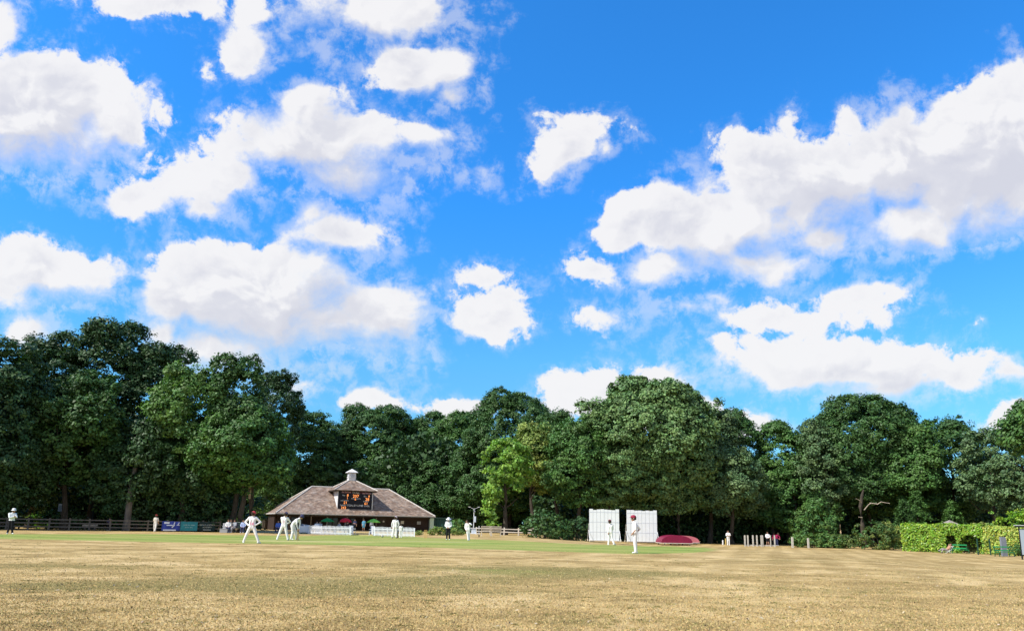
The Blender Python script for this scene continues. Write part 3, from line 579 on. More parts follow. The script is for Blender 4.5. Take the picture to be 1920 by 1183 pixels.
# ------------------------------------------------------------------ pavilion
S = 1.3
PAV = Vector((-32.9, 103.0, 0.0)); PRZ = math.atan2(0.44, 0.90)
WHITE = material('white_paint', (0.80, 0.80, 0.80), 0.5, 0.3, var=0.06, scale=3)
TRIM = material('weathered_trim', (0.62, 0.58, 0.52), 0.7, 0.2, var=0.2, scale=4)
BRICK = material('shade_dark_brick', (0.050, 0.034, 0.028), 0.9, 0.1, var=0.4, scale=7)  # near-black: the deep shade under the eaves is put into the brick colour
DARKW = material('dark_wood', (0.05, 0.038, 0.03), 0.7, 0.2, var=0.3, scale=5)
POSTW = material('veranda_post', (0.16, 0.13, 0.10), 0.8, 0.2)
GLASSD = material('dark_glass', (0.012, 0.014, 0.018), 0.1, 0.6)
def tile_mat():
    M_ = bpy.data.materials.new('roof_tile'); M_.use_nodes = True; t_ = M_.node_tree; t_.nodes.clear(); q = NT(t_)
    oc_ = q.n('ShaderNodeTexCoord').outputs['Object']; at_ = q.n('ShaderNodeAttribute', attribute_name='tint')
    n_ = q.noise(oc_, 1.1, 4, 0.6); m_ = q.noise(q.v('MULTIPLY', oc_, (4.5, 4.5, 1)), 1.0, 1, 0.5)
    c_ = q.mix(q.map(n_, 0.35, 0.65), (0.265, 0.19, 0.145), (0.42, 0.33, 0.265)); c_ = q.mix(1.0, c_, at_.outputs['Color'], 'MULTIPLY')
    c_ = q.mix(q.map(m_, 0.45, 0.7, 0, 0.45), c_, (0.21, 0.13, 0.10)); c_ = q.mix(q.map(q.noise(oc_, 2.6, 4, 0.7), 0.58, 0.72, 0, 0.5), c_, (0.44, 0.40, 0.33))
    b_ = q.n('ShaderNodeBsdfPrincipled'); q.put(b_.inputs[0], c_); b_.inputs['Roughness'].default_value = 0.85; b_.inputs['Specular IOR Level'].default_value = 0.15
    o_ = q.n('ShaderNodeOutputMaterial'); t_.links.new(b_.outputs[0], o_.inputs[0]); return M_
TILE = tile_mat()
def roof_planes(name, planes, parent, gauge=0.30):
    """each plane (eave a, eave b, top b, top a) laid in stepped courses of separate tiles"""
    V = []; Fc = []; tint = []; rng = np.random.RandomState(8)
    for (a, b, c, d) in planes:
        a, b, c, d = map(Vector, (a, b, c, d)); nr = (b - a).cross(d - a).normalized(); nr = -nr if nr.z < 0 else nr
        n = max(4, int((((d + c) - (a + b)) / 2).length / gauge))
        for i in range(n):
            p0, p1 = a.lerp(d, i / n), b.lerp(c, i / n); q0, q1 = a.lerp(d, min(1, (i + 1.25) / n)), b.lerp(c, min(1, (i + 1.25) / n))
            w = (p1 - p0).length; mt = max(1, int(w / 0.34)); off = (i % 2) * 0.5 / mt
            cuts = [0] + [min(1, (j + 0.5 + off) / mt) for j in range(mt)] + [1]
            for j in range(len(cuts) - 1):
                f0, f1 = cuts[j], cuts[j + 1]
                if f1 - f0 < 1e-4: continue
                up = 0.055 + rng.rand() * 0.022; base = len(V)
                e0, e1 = p0.lerp(p1, f0), p0.lerp(p1, f1); t0, t1 = q0.lerp(q1, f0), q0.lerp(q1, f1)
                V += [e0 + nr * up, e1 + nr * up, t1 + nr * 0.012, t0 + nr * 0.012, e0, e1]
                Fc += [(base, base + 1, base + 2, base + 3), (base + 4, base + 5, base + 1, base)]
                k_ = rng.uniform(0.70, 1.25); hh = rng.uniform(-.06, .06); tint += [(k_ * (1 + hh), k_, k_ * (1 - hh))] * 2
    me = bpy.data.meshes.new(name); me.from_pydata([tuple(v) for v in V], [], Fc); me.materials.append(TILE)
    at_ = me.attributes.new('tint', 'FLOAT_COLOR', 'FACE'); t4 = np.ones((len(Fc), 4), np.float32); t4[:, :3] = tint; at_.data.foreach_set('color', t4.reshape(-1))
    o_ = bpy.data.objects.new(name, me); COL.objects.link(o_); o_.parent = parent; return o_
L, D, EZ, RZ_ = 18.3 * S, 9 * S, 2.36, 6.45
pav = empty('cricket_pavilion', PAV, PRZ, 'low brown-tiled cricket pavilion with a scoreboard dormer and white clock cupola', 'pavilion')
r0, r1 = (4.5 * S, D / 2, RZ_), (L - 4.5 * S, D / 2, RZ_)
A0, A1, B1, B0 = (0, 0, EZ), (L, 0, EZ), (L, D, EZ), (0, D, EZ)
roof = roof_planes('roof', [(A0, A1, r1, r0), (A1, B1, r1, r1), (B1, B0, r0, r1), (B0, A0, r0, r0)], pav)
m = MB(); up = Vector((0, 0, 0.07))
for p, q in ((A0, r0), (A1, r1), (B0, r0), (B1, r1), (r0, r1)): m.tube([Vector(p) + up, Vector(q) + up], 0.11, 7)
m.build('ridge_tile', TRIM, roof)
m = MB(); m.bar((-.05, -.06, EZ - .03), (L + .05, -.06, EZ - .03), .12, .13); m.bar((L + .06, 0, EZ - .03), (L + .06, D, EZ - .03), .12, .13); m.bar((-.06, 0, EZ - .03), (-.06, D, EZ - .03), .12, .13)
m.build('gutter', material('pale_gutter', (.55, .53, .50), .5), roof)
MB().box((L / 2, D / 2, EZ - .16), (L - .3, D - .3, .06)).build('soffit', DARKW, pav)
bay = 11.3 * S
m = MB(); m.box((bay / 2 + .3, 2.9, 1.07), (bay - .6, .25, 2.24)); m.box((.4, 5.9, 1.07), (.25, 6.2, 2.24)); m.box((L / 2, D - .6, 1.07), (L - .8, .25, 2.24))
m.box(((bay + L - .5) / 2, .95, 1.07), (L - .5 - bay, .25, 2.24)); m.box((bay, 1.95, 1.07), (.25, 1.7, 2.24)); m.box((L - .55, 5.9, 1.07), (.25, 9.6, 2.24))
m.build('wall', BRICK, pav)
MB().box((L / 2, 1.2, -.05), (L - 1, 2.6, .3)).build('veranda_step', material('concrete', (.36, .33, .28), .9, var=.2), pav)
for x in (2.0, 5.0, 7.3, 10.2, 12.6, bay - .1): MB().box((x, .35, 1.15), (.13, .13, 2.1)).build('veranda_post', POSTW, pav)
MB().bar((.3, .35, EZ - .26), (L - .4, .35, EZ - .26), .14, .16).build('veranda_beam', DARKW, pav)
for x in (3.4, 8.6, 11.2):
    dr = MB().box((x, 2.74, 1.02), (1.7, .07, 2.0)).build('door', DARKW, pav); g_ = MB()
    for sx_ in (-.42, .42): g_.box((x + sx_, 2.69, 1.2), (.66, .03, 1.3))
    g_.build('glazing', GLASSD, dr)
dr = MB().box((bay + 1.0, .79, 1.02), (.95, .07, 2.0)).build('door', DARKW, pav)
MB().box((bay + 1.15, .74, 1.5), (.25, .02, .22)).build('door_sign', TRIM, dr)
MB().box((L - 5.0, .78, 1.42), (.50, .04, .44)).build('notice_board', material('notice_paper', (.62, .58, .48), .8, var=.25, scale=9), pav)
MB().box((L - 2.35, .78, 1.38), (.62, .04, .46)).build('notice_board', material('grey_notice', (.34, .34, .34), .7, var=.2, scale=9), pav)
MB().box((L - .42, .45, 1.1), (.62, .5, 2.1)).build('end_panel', material('mint_panel', (.52, .68, .58), .6), pav)
# dormer with the scoreboard
tx, hw, ty, td, z0, z1 = 8.8 * S, 2.0 * S, .94 * S, 4.4 * S, 3.18, 5.95
m = MB(); m.box((tx, ty + td / 2, (2.6 + z1) / 2), (2 * hw, td, z1 - 2.6)); tur = m.build('dormer', WHITE, pav)
BOARD = material('board_black', (.012, .013, .022), .55, .25)
sb = MB().box((tx, ty - .05, (z0 + z1) / 2), (2 * hw - .12, .08, z1 - z0 - .02)).build('scoreboard', BOARD, pav)
MB().bar((tx + hw + .03, ty - .07, z0 - .55), (tx + hw + .03, ty - .07, z1 - .2), .09).build('drainpipe', WHITE, tur)
m = MB(); m.box((tx, ty - .09, z1 - .08), (2 * hw + .1, .1, .14)); m.build('fascia', DARKW, tur)
MB().bar((tx - hw - .05, ty - .12, z0 - .06), (tx + hw + .05, ty - .12, z0 - .06), .2, .07).build('lead_flashing', TRIM, tur)
MAROON_T = material('maroon_plate', (.075, .018, .035), .6)
for sx_ in (-1.62, 1.62): MB().box((tx + sx_ * .82, ty - .10, z1 - .29), (1.5, .02, .26)).build('name_plate', MAROON_T, sb)
LED = material('amber_led', (1.0, .33, .09), .5, emit=1.3); LET = material('white_lettering', (.82, .84, .86), .6); PINKL = material('pink_lettering', (.85, .55, .62), .6)
def put(s, x, z, size, mat, nm='lettering'): text_mesh(nm, s, size, mat, sb, (tx + x, ty - .115, z), (math.pi / 2, 0, 0))
W2 = hw
def bx(u): return (u - 0.5) * 2 * hw                      # 0..1 across the board
def bz(v): return z1 - v * (z1 - z0)                      # 0..1 down the board
put('BATSMAN', bx(.23), bz(.105), .30, PINKL); put('TOTAL', bx(.51), bz(.125), .36, LET); put('BATSMAN', bx(.83), bz(.135), .30, PINKL)
put('No', bx(.16), bz(.27), .30, LET); put('No', bx(.78), bz(.29), .30, LET)
D_ = lambda s, u, v, h: put(s, bx(u), bz(v), h, LED, 'digit')
D_('8', .275, .27, .52); D_('1', .27, .42, .46); D_('207', .51, .30, .62); D_('6', .50, .46, .50); D_('9', .895, .30, .50); D_('28', .85, .455, .60); D_('61', .82, .68, .56); D_('21', .22, .66, .56); D_('243', .175, .93, .52)
put('FOR', bx(.425), bz(.435), .25, LET); put('WKTS', bx(.585), bz(.435), .25, LET); put('LAST', bx(.135), bz(.545), .25, LET); put('MAN', bx(.25), bz(.545), .25, LET); put('OVERS', bx(.81), bz(.565), .28, LET)
put('TARGET', bx(.16), bz(.80), .27, LET); put('TON-BY-LINE', bx(.50), bz(.80), .40, LET); put('BY OVER', bx(.80), bz(.81), .33, LET)
# pyramid roof of the dormer, cupola with its clock
cx_, cy_ = tx, ty + td / 2 + .15; eh = 2.52 * S; ez = 5.92; apz = 7.78
E4 = [(cx_ - eh, cy_ - eh - .2, ez), (cx_ + eh, cy_ - eh - .2, ez), (cx_ + eh, cy_ + eh, ez), (cx_ - eh, cy_ + eh, ez)]; ap = (cx_, cy_, apz)
trf = roof_planes('dormer_roof', [(E4[i], E4[(i + 1) % 4], ap, ap) for i in range(4)], pav)
m = MB()
for p in E4: m.tube([Vector(p) + up, Vector(ap) + up], .10, 7)
m.build('ridge_tile', TRIM, trf)
MB().box((cx_, cy_ - .1, ez - .09), (2 * eh - .1, 2 * eh + .1, .1)).build('soffit', DARKW, trf)
cw = .82 * S
cu = MB().box((cx_, cy_, (7.2 + 8.75) / 2), (cw, cw, 1.55)).build('cupola', WHITE, pav)
MB().box((cx_, cy_, 8.05), (cw + .12, cw + .12, .08)).build('ledge', WHITE, cu)
ch = .60 * S; m = MB(); b4 = [(cx_ + sx_ * ch, cy_ + sy_ * ch, 8.76) for sx_, sy_ in ((-1, -1), (1, -1), (1, 1), (-1, 1))]
m.add(b4 + [(x, y, z + .09) for x, y, z in b4] + [(cx_, cy_, 9.38)], [(3, 2, 1, 0)] + [(i, (i + 1) % 4, 4 + (i + 1) % 4, 4 + i) for i in range(4)] + [(4 + i, 4 + (i + 1) % 4, 8) for i in range(4)])
m.build('cupola_cap', WHITE, cu)
CLK = material('clock_grey', (.25, .26, .30), .6)
for (nx, ny, rz) in ((0, -1, 0), (-1, 0, -math.pi / 2)):
    fc = MB(); fc.lathe((0, 0, 0), [(0, .0), (.27, .0), (.30, .03), (.34, .03), (.34, -.02)], 20, 0)
    f_ = fc.build('clock_face', material('clock_white', (.74, .76, .80), .5), cu, (cx_ + nx * (cw / 2 + .012), cy_ + ny * (cw / 2 + .012), 8.38)); f_.rotation_euler = (math.pi / 2, 0, rz)
    h_ = MB(); h_.bar((0, -.02, .05), (.02, .22, .05), .035, .02); h_.bar((-.02, .01, .055), (.13, -.05, .06), .04, .02); h_.build('clock_hands', CLK, f_)
    h_ = MB(); h_.lathe((0, 0, 0), [(.24, .031), (.28, .033), (.28, .04), (.24, .04)], 12); h_.build('hour_ring', material('ring_grey', (.48, .50, .54), .6), f_)
# ------------------------------------------------------------------ green shed right of the pavilion
m = MB(); p = at(829, 985, 116); n_ = 16
sh = empty('green_shed', (p.x, 116, 0), math.radians(8), 'dark green corrugated shed between the pavilion and the golden bushes', 'shed')
vs = []; wid = 3.3
for i in range(n_ + 1):
    x = -wid / 2 + wid * i / n_; y = -1.1 + (.06 if i % 2 else 0); vs += [(x, y, 0), (x, y, 2.15)]
m.add(vs, [(2 * i, 2 * i + 2, 2 * i + 3, 2 * i + 1) for i in range(n_)]); m.box((0, .2, 1.05), (wid - .02, 2.4, 2.1))
m.build('wall', material('shed_green', (.022, .075, .065), .5), sh); MB().box((0, .1, 2.2), (wid + .2, 2.9, .09)).build('roof', material('shed_roof', (.04, .08, .07), .5), sh)
# ------------------------------------------------------------------ picket fences
PKT = material('picket_white', (.74, .77, .82), .5, .3)
def picket(pts, label, top=.80, gap=None):
    P = [gp(*p) for p in pts]; e = empty('picket_fence', P[0], 0, label, 'fence', 'white picket fences before the pavilion')
    for a, b in zip(P[:-1], P[1:]):
        a = a - P[0]; b = b - P[0]; d = b - a; Ln = Vector((d.x, d.y, 0)).length; n = max(1, round(Ln / 1.75))
        for i in range(n):
            u, v_ = a.lerp(b, i / n + .004), a.lerp(b, (i + 1) / n - .004); m = MB(); w = v_ - u; ang = math.atan2(w.y, w.x); l2 = w.length; k_ = max(3, int(l2 / .15))
            for j in range(k_ + 1):
                c_ = u.lerp(v_, j / k_); h_ = top + (.05 * math.sin(math.pi * j / k_)); wd = .062 if 0 < j < k_ else .09
                m.box((c_.x, c_.y, c_.z + h_ / 2 + .03), (wd, .025, h_), ang); t_ = c_ + Vector((0, 0, h_ + .03))
                x_ = Vector((math.cos(ang), math.sin(ang), 0)) * wd / 2; y_ = Vector((-math.sin(ang), math.cos(ang), 0)) * .0125
                m.add([t_ - x_ - y_, t_ + x_ - y_, t_ + x_ + y_, t_ - x_ + y_, t_ + Vector((0, 0, .06))], [(0, 1, 4), (1, 2, 4), (2, 3, 4), (3, 0, 4)])
            for zf in (.2, .68): m.bar(u + Vector((0, .03, zf)), v_ + Vector((0, .03, zf)), .03, .08)
            m.build('fence_panel', PKT, e)
    return e
picket([(568, 997), (580, 1001), (602, 1002), (657, 1003.4), (662, 1000.5)], 'white picket fence below the green and red parasols')
picket([(694, 1000), (702, 1004.5), (777, 1006.6)], 'white picket fence below the lime parasol')
# white garden chairs inside the fences
CH_M = material('white_plastic', (.78, .78, .80), .4, .4)
def garden_chair(px, Y, rz, label, group='white plastic garden chairs'):
    b0 = on(px, Y); e = empty('garden_chair', b0, rz, label, 'chair', group)
    MB().box((0, 0, .42), (.46, .44, .04)).build('seat', CH_M, e); m = MB()
    for i in range(5): m.box((-.18 + .09 * i, .24 + .02, .68), (.055, .025, .5), rx=-.18)
    m.bar((-.24, .30, .93), (.24, .30, .93), .03, .07); m.build('backrest', CH_M, e)
    for sx_ in (-.2, .2):
        for sy_ in (-.18, .2): MB().tube([(sx_ * 1.12, sy_ * 1.12, 0), (sx_, sy_, .41)], .022, 6).build('leg', CH_M, e)
        MB().bar((sx_ * 1.1, -.2, .63), (sx_ * 1.1, .27, .66), .04, .03).build('armrest', CH_M, e)
garden_chair(662, 76, 1.2, 'white garden chair at the right end of the left picket fence')
garden_chair(697, 75, -1.5, 'white garden chair at the left end of the right picket fence')
garden_chair(422, 76.2, .3, 'empty round-backed white chair left of the seated spectators')
# white table end
b0 = gp(572, 1000); e = empty('trestle_table', b0, .2, 'white cloth-covered table at the left end of the picket fence', 'table')
MB().box((0, .3, .78), (1.3, .7, .04)).build('tabletop', WHITE, e); MB().box((0, -.06, .45), (1.25, .02, .62)).build('tablecloth', PKT, e)
for sx_ in (-.55, .55): MB().box((sx_, .3, .38), (.05, .6, .76)).build('leg', WHITE, e)
# ------------------------------------------------------------------ parasols
def parasol(px, top, halfpx, Y, col, label, sag=.42, flat=False):
    b0 = on(px, Y); zt = ztop(px, top, Y) - b0.z; r = halfpx * Y / F; e = empty('parasol', b0, 0, label, 'parasol', 'parasols in front of the pavilion')
    MB().tube([(0, 0, 0), (0, 0, zt)], .025, 8).build('pole', TRIM, e)
    MB().lathe((0, 0, 0), [(0, 0), (.26, 0), (.26, .07), (.05, .1), (.03, .3)], 12).build('base', POSTW, e)
    n = 8; m = MB(); P = []; rings = [(0.0, 0.0), (.35, .10 if not flat else .05), (.7, .26), (1.0, .42), (1.0, .52)] if not flat else [(0, 0), (.4, .06), (.75, .2), (1, .42), (.99, .5)]
    nn = 32; h = sag * r / .9
    for i, (f, d) in enumerate(rings):
        for j in range(nn):
            a_ = 2 * math.pi * j / nn; ph = (j % 4) / 4; sc_ = 1 - .055 * math.sin(math.pi * ph) * f; dz = .05 * math.sin(math.pi * ph) * (f > .9) * (i == 4)
            P.append((math.cos(a_) * r * f * sc_, math.sin(a_) * r * f * sc_, zt - d / .42 * h + dz))
    fs = [(i * nn + j, i * nn + (j + 1) % nn, (i + 1) * nn + (j + 1) % nn, (i + 1) * nn + j) for i in range(len(rings) - 1) for j in range(nn)]
    m.add(P, fs); m.build('canopy', material('canopy_' + label.split()[0], col, .7, .15, transl=.3), e)
    for j in range(8): a_ = 2 * math.pi * j / 8; MB().bar((0, 0, zt - .1), (math.cos(a_) * r * .96, math.sin(a_) * r * .96, zt - h * .98), .015).build('rib', TRIM, e)
parasol(613, 970.5, 13, 84, (.03, .30, .08), 'dark green parasol left of the red one')
parasol(647, 970.5, 11.5, 82, (.70, .03, .05), 'red domed parasol between the two green ones', .55, True)
parasol(700, 972, 12.5, 86, (.32, .72, .12), 'lime-green parasol over the gap in the picket fences')
# tables under the parasols
for px, Y, lab in ((613, 83.4, 'small table beneath the dark green parasol'), (647, 81.4, 'small table beneath the red parasol')):
    b0 = on(px, Y); e = empty('garden_table', b0, 0, lab, 'table', 'garden tables'); MB().lathe((0, 0, 0), [(0, .70), (.5, .70), (.5, .73), (0, .73)], 16).build('tabletop', CH_M, e)
    for i in range(3): a_ = i * 2.09; MB().tube([(math.cos(a_) * .35, math.sin(a_) * .35, 0), (math.cos(a_) * .1, math.sin(a_) * .1, .7)], .02, 6).build('leg', CH_M, e)
# ------------------------------------------------------------------ sightscreens
def screen(x0, x1, top, base, label, seed):
    a = gp(x0, base); b = gp(x1, base); Y = a.y; b = Vector(on(x1, Y)); w = (b - a).length; H = ztop((x0 + x1) / 2, top, Y) - a.z
    e = empty('sightscreen', a, 0, label, 'sightscreen', 'white sightscreens at the far boundary'); rng = np.random.RandomState(seed); n = 8
    for i in range(n):                           # upright boards with uneven tops
        x = w * (i + .5) / n; t_ = H - (rng.uniform(0, .16) if 0 < i < n - 1 else 0)
        MB().box((x, rng.uniform(-.006, .006), .22 + t_ / 2 - .11), (w / n - .022, .03, t_ - .22)).build('board', SCRW, e)
    for zf in (.30, .60, .90): MB().bar((0, .06, H * zf), (w, .06, H * zf), .05, .09).build('rail', SCRW, e)
    for zf in (.30, .60, .90): MB().bar((.03, -.022, H * zf), (w - .03, -.022, H * zf), .012, .035).build('batten', material('batten_grey', (.50, .53, .60), .6), e)
    for x in (.05, w * .36, w * .68, w - .05): MB().bar((x, .12, .1), (x, .12, H - .1), .07, .07).build('upright', TRIM, e)
    for x in (-.05, w + .02):
        MB().tube([(x, -.95, .12), (x, .10, H * .36)], .028, 6).build('strut', WHITE, e); MB().tube([(x, 1.3, .12), (x, .18, H * .55)], .03, 6).build('strut', WHITE, e)
        for y in (-.95, 1.3): wh = MB().lathe((0, 0, 0), [(0, -.05), (.13, -.05), (.15, 0), (.13, .05), (0, .05)], 14).build('wheel', material('cream_wheel', (.62, .58, .45), .6), e, (x, y, .15)); wh.rotation_euler = (0, math.pi / 2, 0)
    MB().bar((-.05, -.05, .17), (w + .05, -.05, .17), .12, .10).build('chassis', TRIM, e)
SCRW = material('screen_white', (.80, .84, .85), .55, .25, var=.05, scale=2)
screen(1105, 1161, 954, 1015.5, 'left white sightscreen of upright boards with a fielder before it', 1)
screen(1175.5, 1232, 956, 1017, 'right white sightscreen beside the maroon covers', 2)
# ------------------------------------------------------------------ pitch covers
def cover(x0, x1, top, base, Y, col, label, rot=0.0):
    a, b = on(x0, Y), on(x1, Y); w = (b - a).length; c = (a + b) / 2; H = ztop((x0 + x1) / 2, top, Y) - c.z; e = empty('pitch_cover', c, rot, label, 'pitch cover', 'domed pitch covers on wheels')
    n, k_ = 18, 8; Ln = 3.6; P = []
    for j in range(k_ + 1):
        for i in range(n + 1):
            t_ = math.pi * i / n; P.append((-math.cos(t_) * w / 2, -Ln / 2 + Ln * j / k_, .32 + (H - .32) * math.sin(t_) ** .8 - .025 * math.sin(j * math.pi / 2 + .7) ** 2))
    fs = [(j * (n + 1) + i, j * (n + 1) + i + 1, (j + 1) * (n + 1) + i + 1, (j + 1) * (n + 1) + i) for j in range(k_) for i in range(n)]
    fs += [tuple(range(n, -1, -1)), tuple(k_ * (n + 1) + i for i in range(n + 1))]
    MB().add(P, fs).build('sheet', material('cover_' + label.split()[0], col, .55, .3, var=.12, scale=1.5), e)
    m = MB()
    for s_ in (-1, 1): m.bar((-w / 2 - .05, s_ * Ln / 2, .28), (w / 2 + .05, s_ * Ln / 2, .28), .07); m.bar((s_ * w / 2, -Ln / 2, .28), (s_ * w / 2, Ln / 2, .28), .07)
    m.build('frame', TRIM, e)
    m = MB()
    for i in range(9): t_ = math.pi * i / 8; m.bar((-math.cos(t_) * w / 2 * .98, -Ln / 2 - .012, .32), (-math.cos(t_) * w / 2, -Ln / 2 - .012, .30 + (H - .32) * math.sin(t_) ** .8), .02, .012)
    m.build('seam', material('seam_' + label.split()[0], tuple(min(1, v * 1.35 + .02) for v in col), .6), e)
    for sx_ in (-.8, 0, .8):
        for sy_ in (-1, 1): wh = MB().lathe((0, 0, 0), [(0, -.05), (.13, -.05), (.14, 0), (.13, .05), (0, .05)], 12).build('wheel', POSTW, e, (sx_ * w / 2, sy_ * Ln / 2 - .02 * sy_, .14)); wh.rotation_euler = (0, math.pi / 2, 0)
cover(1234, 1291, 1002.5, 1017, 92, (.21, .008, .045), 'maroon domed pitch cover beside the right sightscreen')
cover(1252, 1304, 1003.5, 1019, 97, (.55, .17, .20), 'faded pink domed pitch cover behind the maroon one')
# ------------------------------------------------------------------ rail fences
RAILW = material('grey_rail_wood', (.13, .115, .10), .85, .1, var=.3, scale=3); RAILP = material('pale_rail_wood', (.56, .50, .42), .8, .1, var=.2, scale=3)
def rail_fence(pa, pb, label, mat, h=1.12, step=1.75, rails=(.35, .70, 1.04), rng=np.random.RandomState(4)):
    A, B = gp(*pa), gp(*pb); e = empty('rail_fence', A, 0, label, 'fence'); d = B - A; n = max(2, round(d.length / step))
    for i in range(n + 1):
        p = d * (i / n); MB().box((p.x + rng.normal() * .03, p.y, p.z + (h + .06) / 2 + rng.normal() * .02), (.15, .14, h + .06), math.atan2(d.y, d.x), rng.normal() * .02, rng.normal() * .02).build('post', mat, e)
    for z in rails: MB().bar(Vector((0, -.08, z)), d + Vector((0, -.08, z + rng.normal() * .02)), .05, .11).build('rail', mat, e)
    return A, B
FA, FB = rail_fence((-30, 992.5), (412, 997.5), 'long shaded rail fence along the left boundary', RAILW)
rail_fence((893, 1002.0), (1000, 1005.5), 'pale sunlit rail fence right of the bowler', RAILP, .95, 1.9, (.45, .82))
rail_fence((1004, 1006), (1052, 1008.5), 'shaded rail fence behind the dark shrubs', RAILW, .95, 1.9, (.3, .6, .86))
# banners tied to the fence
def banner(px0, px1, col, label, group='advertising banners on the left fence'):
    d = FB - FA
    def onf(px):
        lo_, hi_ = 0.0, 1.0
        for _ in range(40):
            mid = (lo_ + hi_) / 2; q_ = FA + d * mid; u_ = q_.x / q_.y; w_ = at(px, 990, 50); hi_, lo_ = (mid, lo_) if u_ > w_.x / w_.y else (hi_, mid)
        return FA + d * lo_
    a, b = onf(px0), onf(px1); w = (b - a).length; e = empty('banner', a + Vector((0, -.14, 0)), math.atan2(b.y - a.y, b.x - a.x), label, 'banner', group)
    m = MB(); n = 14; P = []
    for t_ in (0, .012):
        for j in (0, 1, 2, 3):
            for i in range(n + 1): P.append((w * i / n, t_ + .02 * math.sin(i * 1.3) * (j / 3), .12 + (.93 + .02 * math.sin(i * .9)) * j / 3))
    N_ = n + 1; fs = [(j * N_ + i, j * N_ + i + 1, (j + 1) * N_ + i + 1, (j + 1) * N_ + i) for j in range(3) for i in range(n)]; k0 = 4 * N_
    fs += [tuple(k0 + v_ for v_ in reversed(f)) for f in fs]; m.add(P, fs); m.build('sheet', material('banner_' + label.split()[0], col, .6, .2, var=.1, scale=1.5), e)
    return e, w
e, w = banner(304, 338, (.035, .06, .32), 'blue banner with white lightning stripe on the rail fence')
BW = material('banner_white', (.66, .72, .86), .6)
m = MB(); MB().box((.75, -.03, .66), (.62, .012, .10)).build('lettering', BW, e); MB().box((w / 2 - .1, -.03, .17), (w - .5, .012, .13)).build('stripe', BW, e)
m.bar((w * .56, -.03, .42), (w * .70, -.03, .70), .012, .10); m.bar((w * .64, -.03, .66), (w * .60, -.03, .60), .012, .08); m.bar((w * .66, -.03, .70), (w * .70, -.03, .98), .012, .09)
m.build('emblem', BW, e); MB().bar((w * .88, -.03, .70), (w * .95, -.03, .96), .012, .07).box((w * .90, -.03, .68), (.3, .012, .05)).build('emblem', BW, e); MB().box((.45, -.03, .90), (.5, .012, .18)).build('emblem', BW, e)
e, w = banner(339, 371, (.03, .22, .27), 'teal banner with two lines of small white text on the rail fence')
TW = material('teal_text', (.45, .70, .74), .6)
text_mesh('lettering', 'OPEN ALL YEAR', .15, TW, e, (w / 2, -.05, .70), (math.pi / 2, 0, 0)); text_mesh('lettering', 'find us here', .15, TW, e, (w / 2, -.05, .47), (math.pi / 2, 0, 0))
e, w = banner(374, 404, (.010, .028, .030), 'near-black banner with white capitals on the rail fence')
GW = material('grey_text', (.50, .56, .55), .6)
text_mesh('lettering', 'DANCE & FITNESS', .185, GW, e, (w / 2, -.05, .74), (math.pi / 2, 0, 0)); text_mesh('lettering', 'ACADEMY', .19, GW, e, (w / 2, -.05, .50), (math.pi / 2, 0, 0)); MB().box((w / 2, -.05, .24), (w * .5, .01, .06)).build('lettering', GW, e)
# small information sign behind the fence
b0 = on(111, 77.5); e = empty('notice_sign', b0, 0, 'pale blue-grey notice sign on a post behind the left fence', 'sign'); zc = ztop(111, 951, 77.5) - b0.z
MB().box((0, .05, zc / 2), (.09, .09, zc)).build('post', RAILW, e); MB().box((0, -.03, zc), (.68, .04, .8)).build('panel', material('sign_blue', (.20, .27, .36), .5, var=.35, scale=6), e)
MB().box((0, -.06, zc + .3), (.5, .01, .08)).build('lettering', material('sign_white', (.5, .55, .6), .6), e)
# rustic benches beyond the fence
def rustic(px, Y, label):
    b0 = on(px, Y); e = empty('log_bench', b0, .1, label, 'bench', 'log benches beyond the fence')
    MB().tube([(-.75, 0, .45), (.75, .02, .46)], .13, 9).build('seat', PALE_WOOD, e)
    for s_ in (-.5, .5): MB().tube([(s_, 0, 0), (s_, 0, .4)], .11, 8).build('leg', RAILW, e)
rustic(169, 77.5, 'pale log bench behind the left fence below the small sign'); rustic(8, 76.5, 'pale log bench behind the umpire in the bucket hat')
# ------------------------------------------------------------------ practice posts
POLE = material('pale_post', (.54, .51, .45), .8, .15, var=.2, scale=4)
def post(px, base, top, wpx, label, group):
    b0 = on(px, base); Y = b0.y; H = ztop(px, top, Y) - b0.z; w = .85 * wpx * Y / F; e = MB().box((0, 0, H / 2), (w, w, H)).box((0, 0, H + .02), (w * .8, w * .8, .05)).build('timber_post', POLE, None, b0)
    tag(e, label, 'post', group); return b0
Pq = []
for px, wp, lab in ((1395.5, 2.6, 'leftmost timber post of the row by the wood edge'), (1401, 2.6, 'second timber post of the row, close to the leftmost one'), (1410.6, 2.6, 'third timber post of the row, standing alone'), (1418, 2.4, 'fourth timber post of the row, left of the wide pair'), (1426, 2.2, 'darker half of the pair of posts pressed together'), (1428.6, 2.2, 'brighter half of the pair of posts pressed together'), (1443.4, 1.6, 'thin post just right of the person in black shorts'), (1451, 2.2, 'post beside the two people in maroon')):
    Pq.append(post(px, 92.5, 1003.5, wp, lab, 'timber posts of the practice area'))
post(1484, 91.5, 1007, 3.6, 'stout post standing apart right of the people in maroon', 'stout boundary posts'); post(1513.5, 91, 1009, 3.4, 'stout post standing at the foot of the sunny shrub', 'stout boundary posts')
kb = MB(); kb.bar(Pq[0] + Vector((0, .1, .16)), Pq[-1] + Vector((0, .1, .16)), .08, .14); o_ = kb.build('kick_board', POLE); tag(o_, 'low board running along the foot of the timber posts', 'board', kind='thing')
b0 = on(1575, 97); e = MB().tube([(0, 0, -.1), (.03, 0, ztop(1575, 1000, 97) - b0.z), (0, 0, ztop(1575, 983, 97) - b0.z)], [.16, .13, .11], 8).build('tree_stump', material('fresh_wood', (.62, .44, .26), .8, var=.2), None, b0); tag(e, 'bright cut stump standing among the shrubs left of the rhododendron', 'stump')
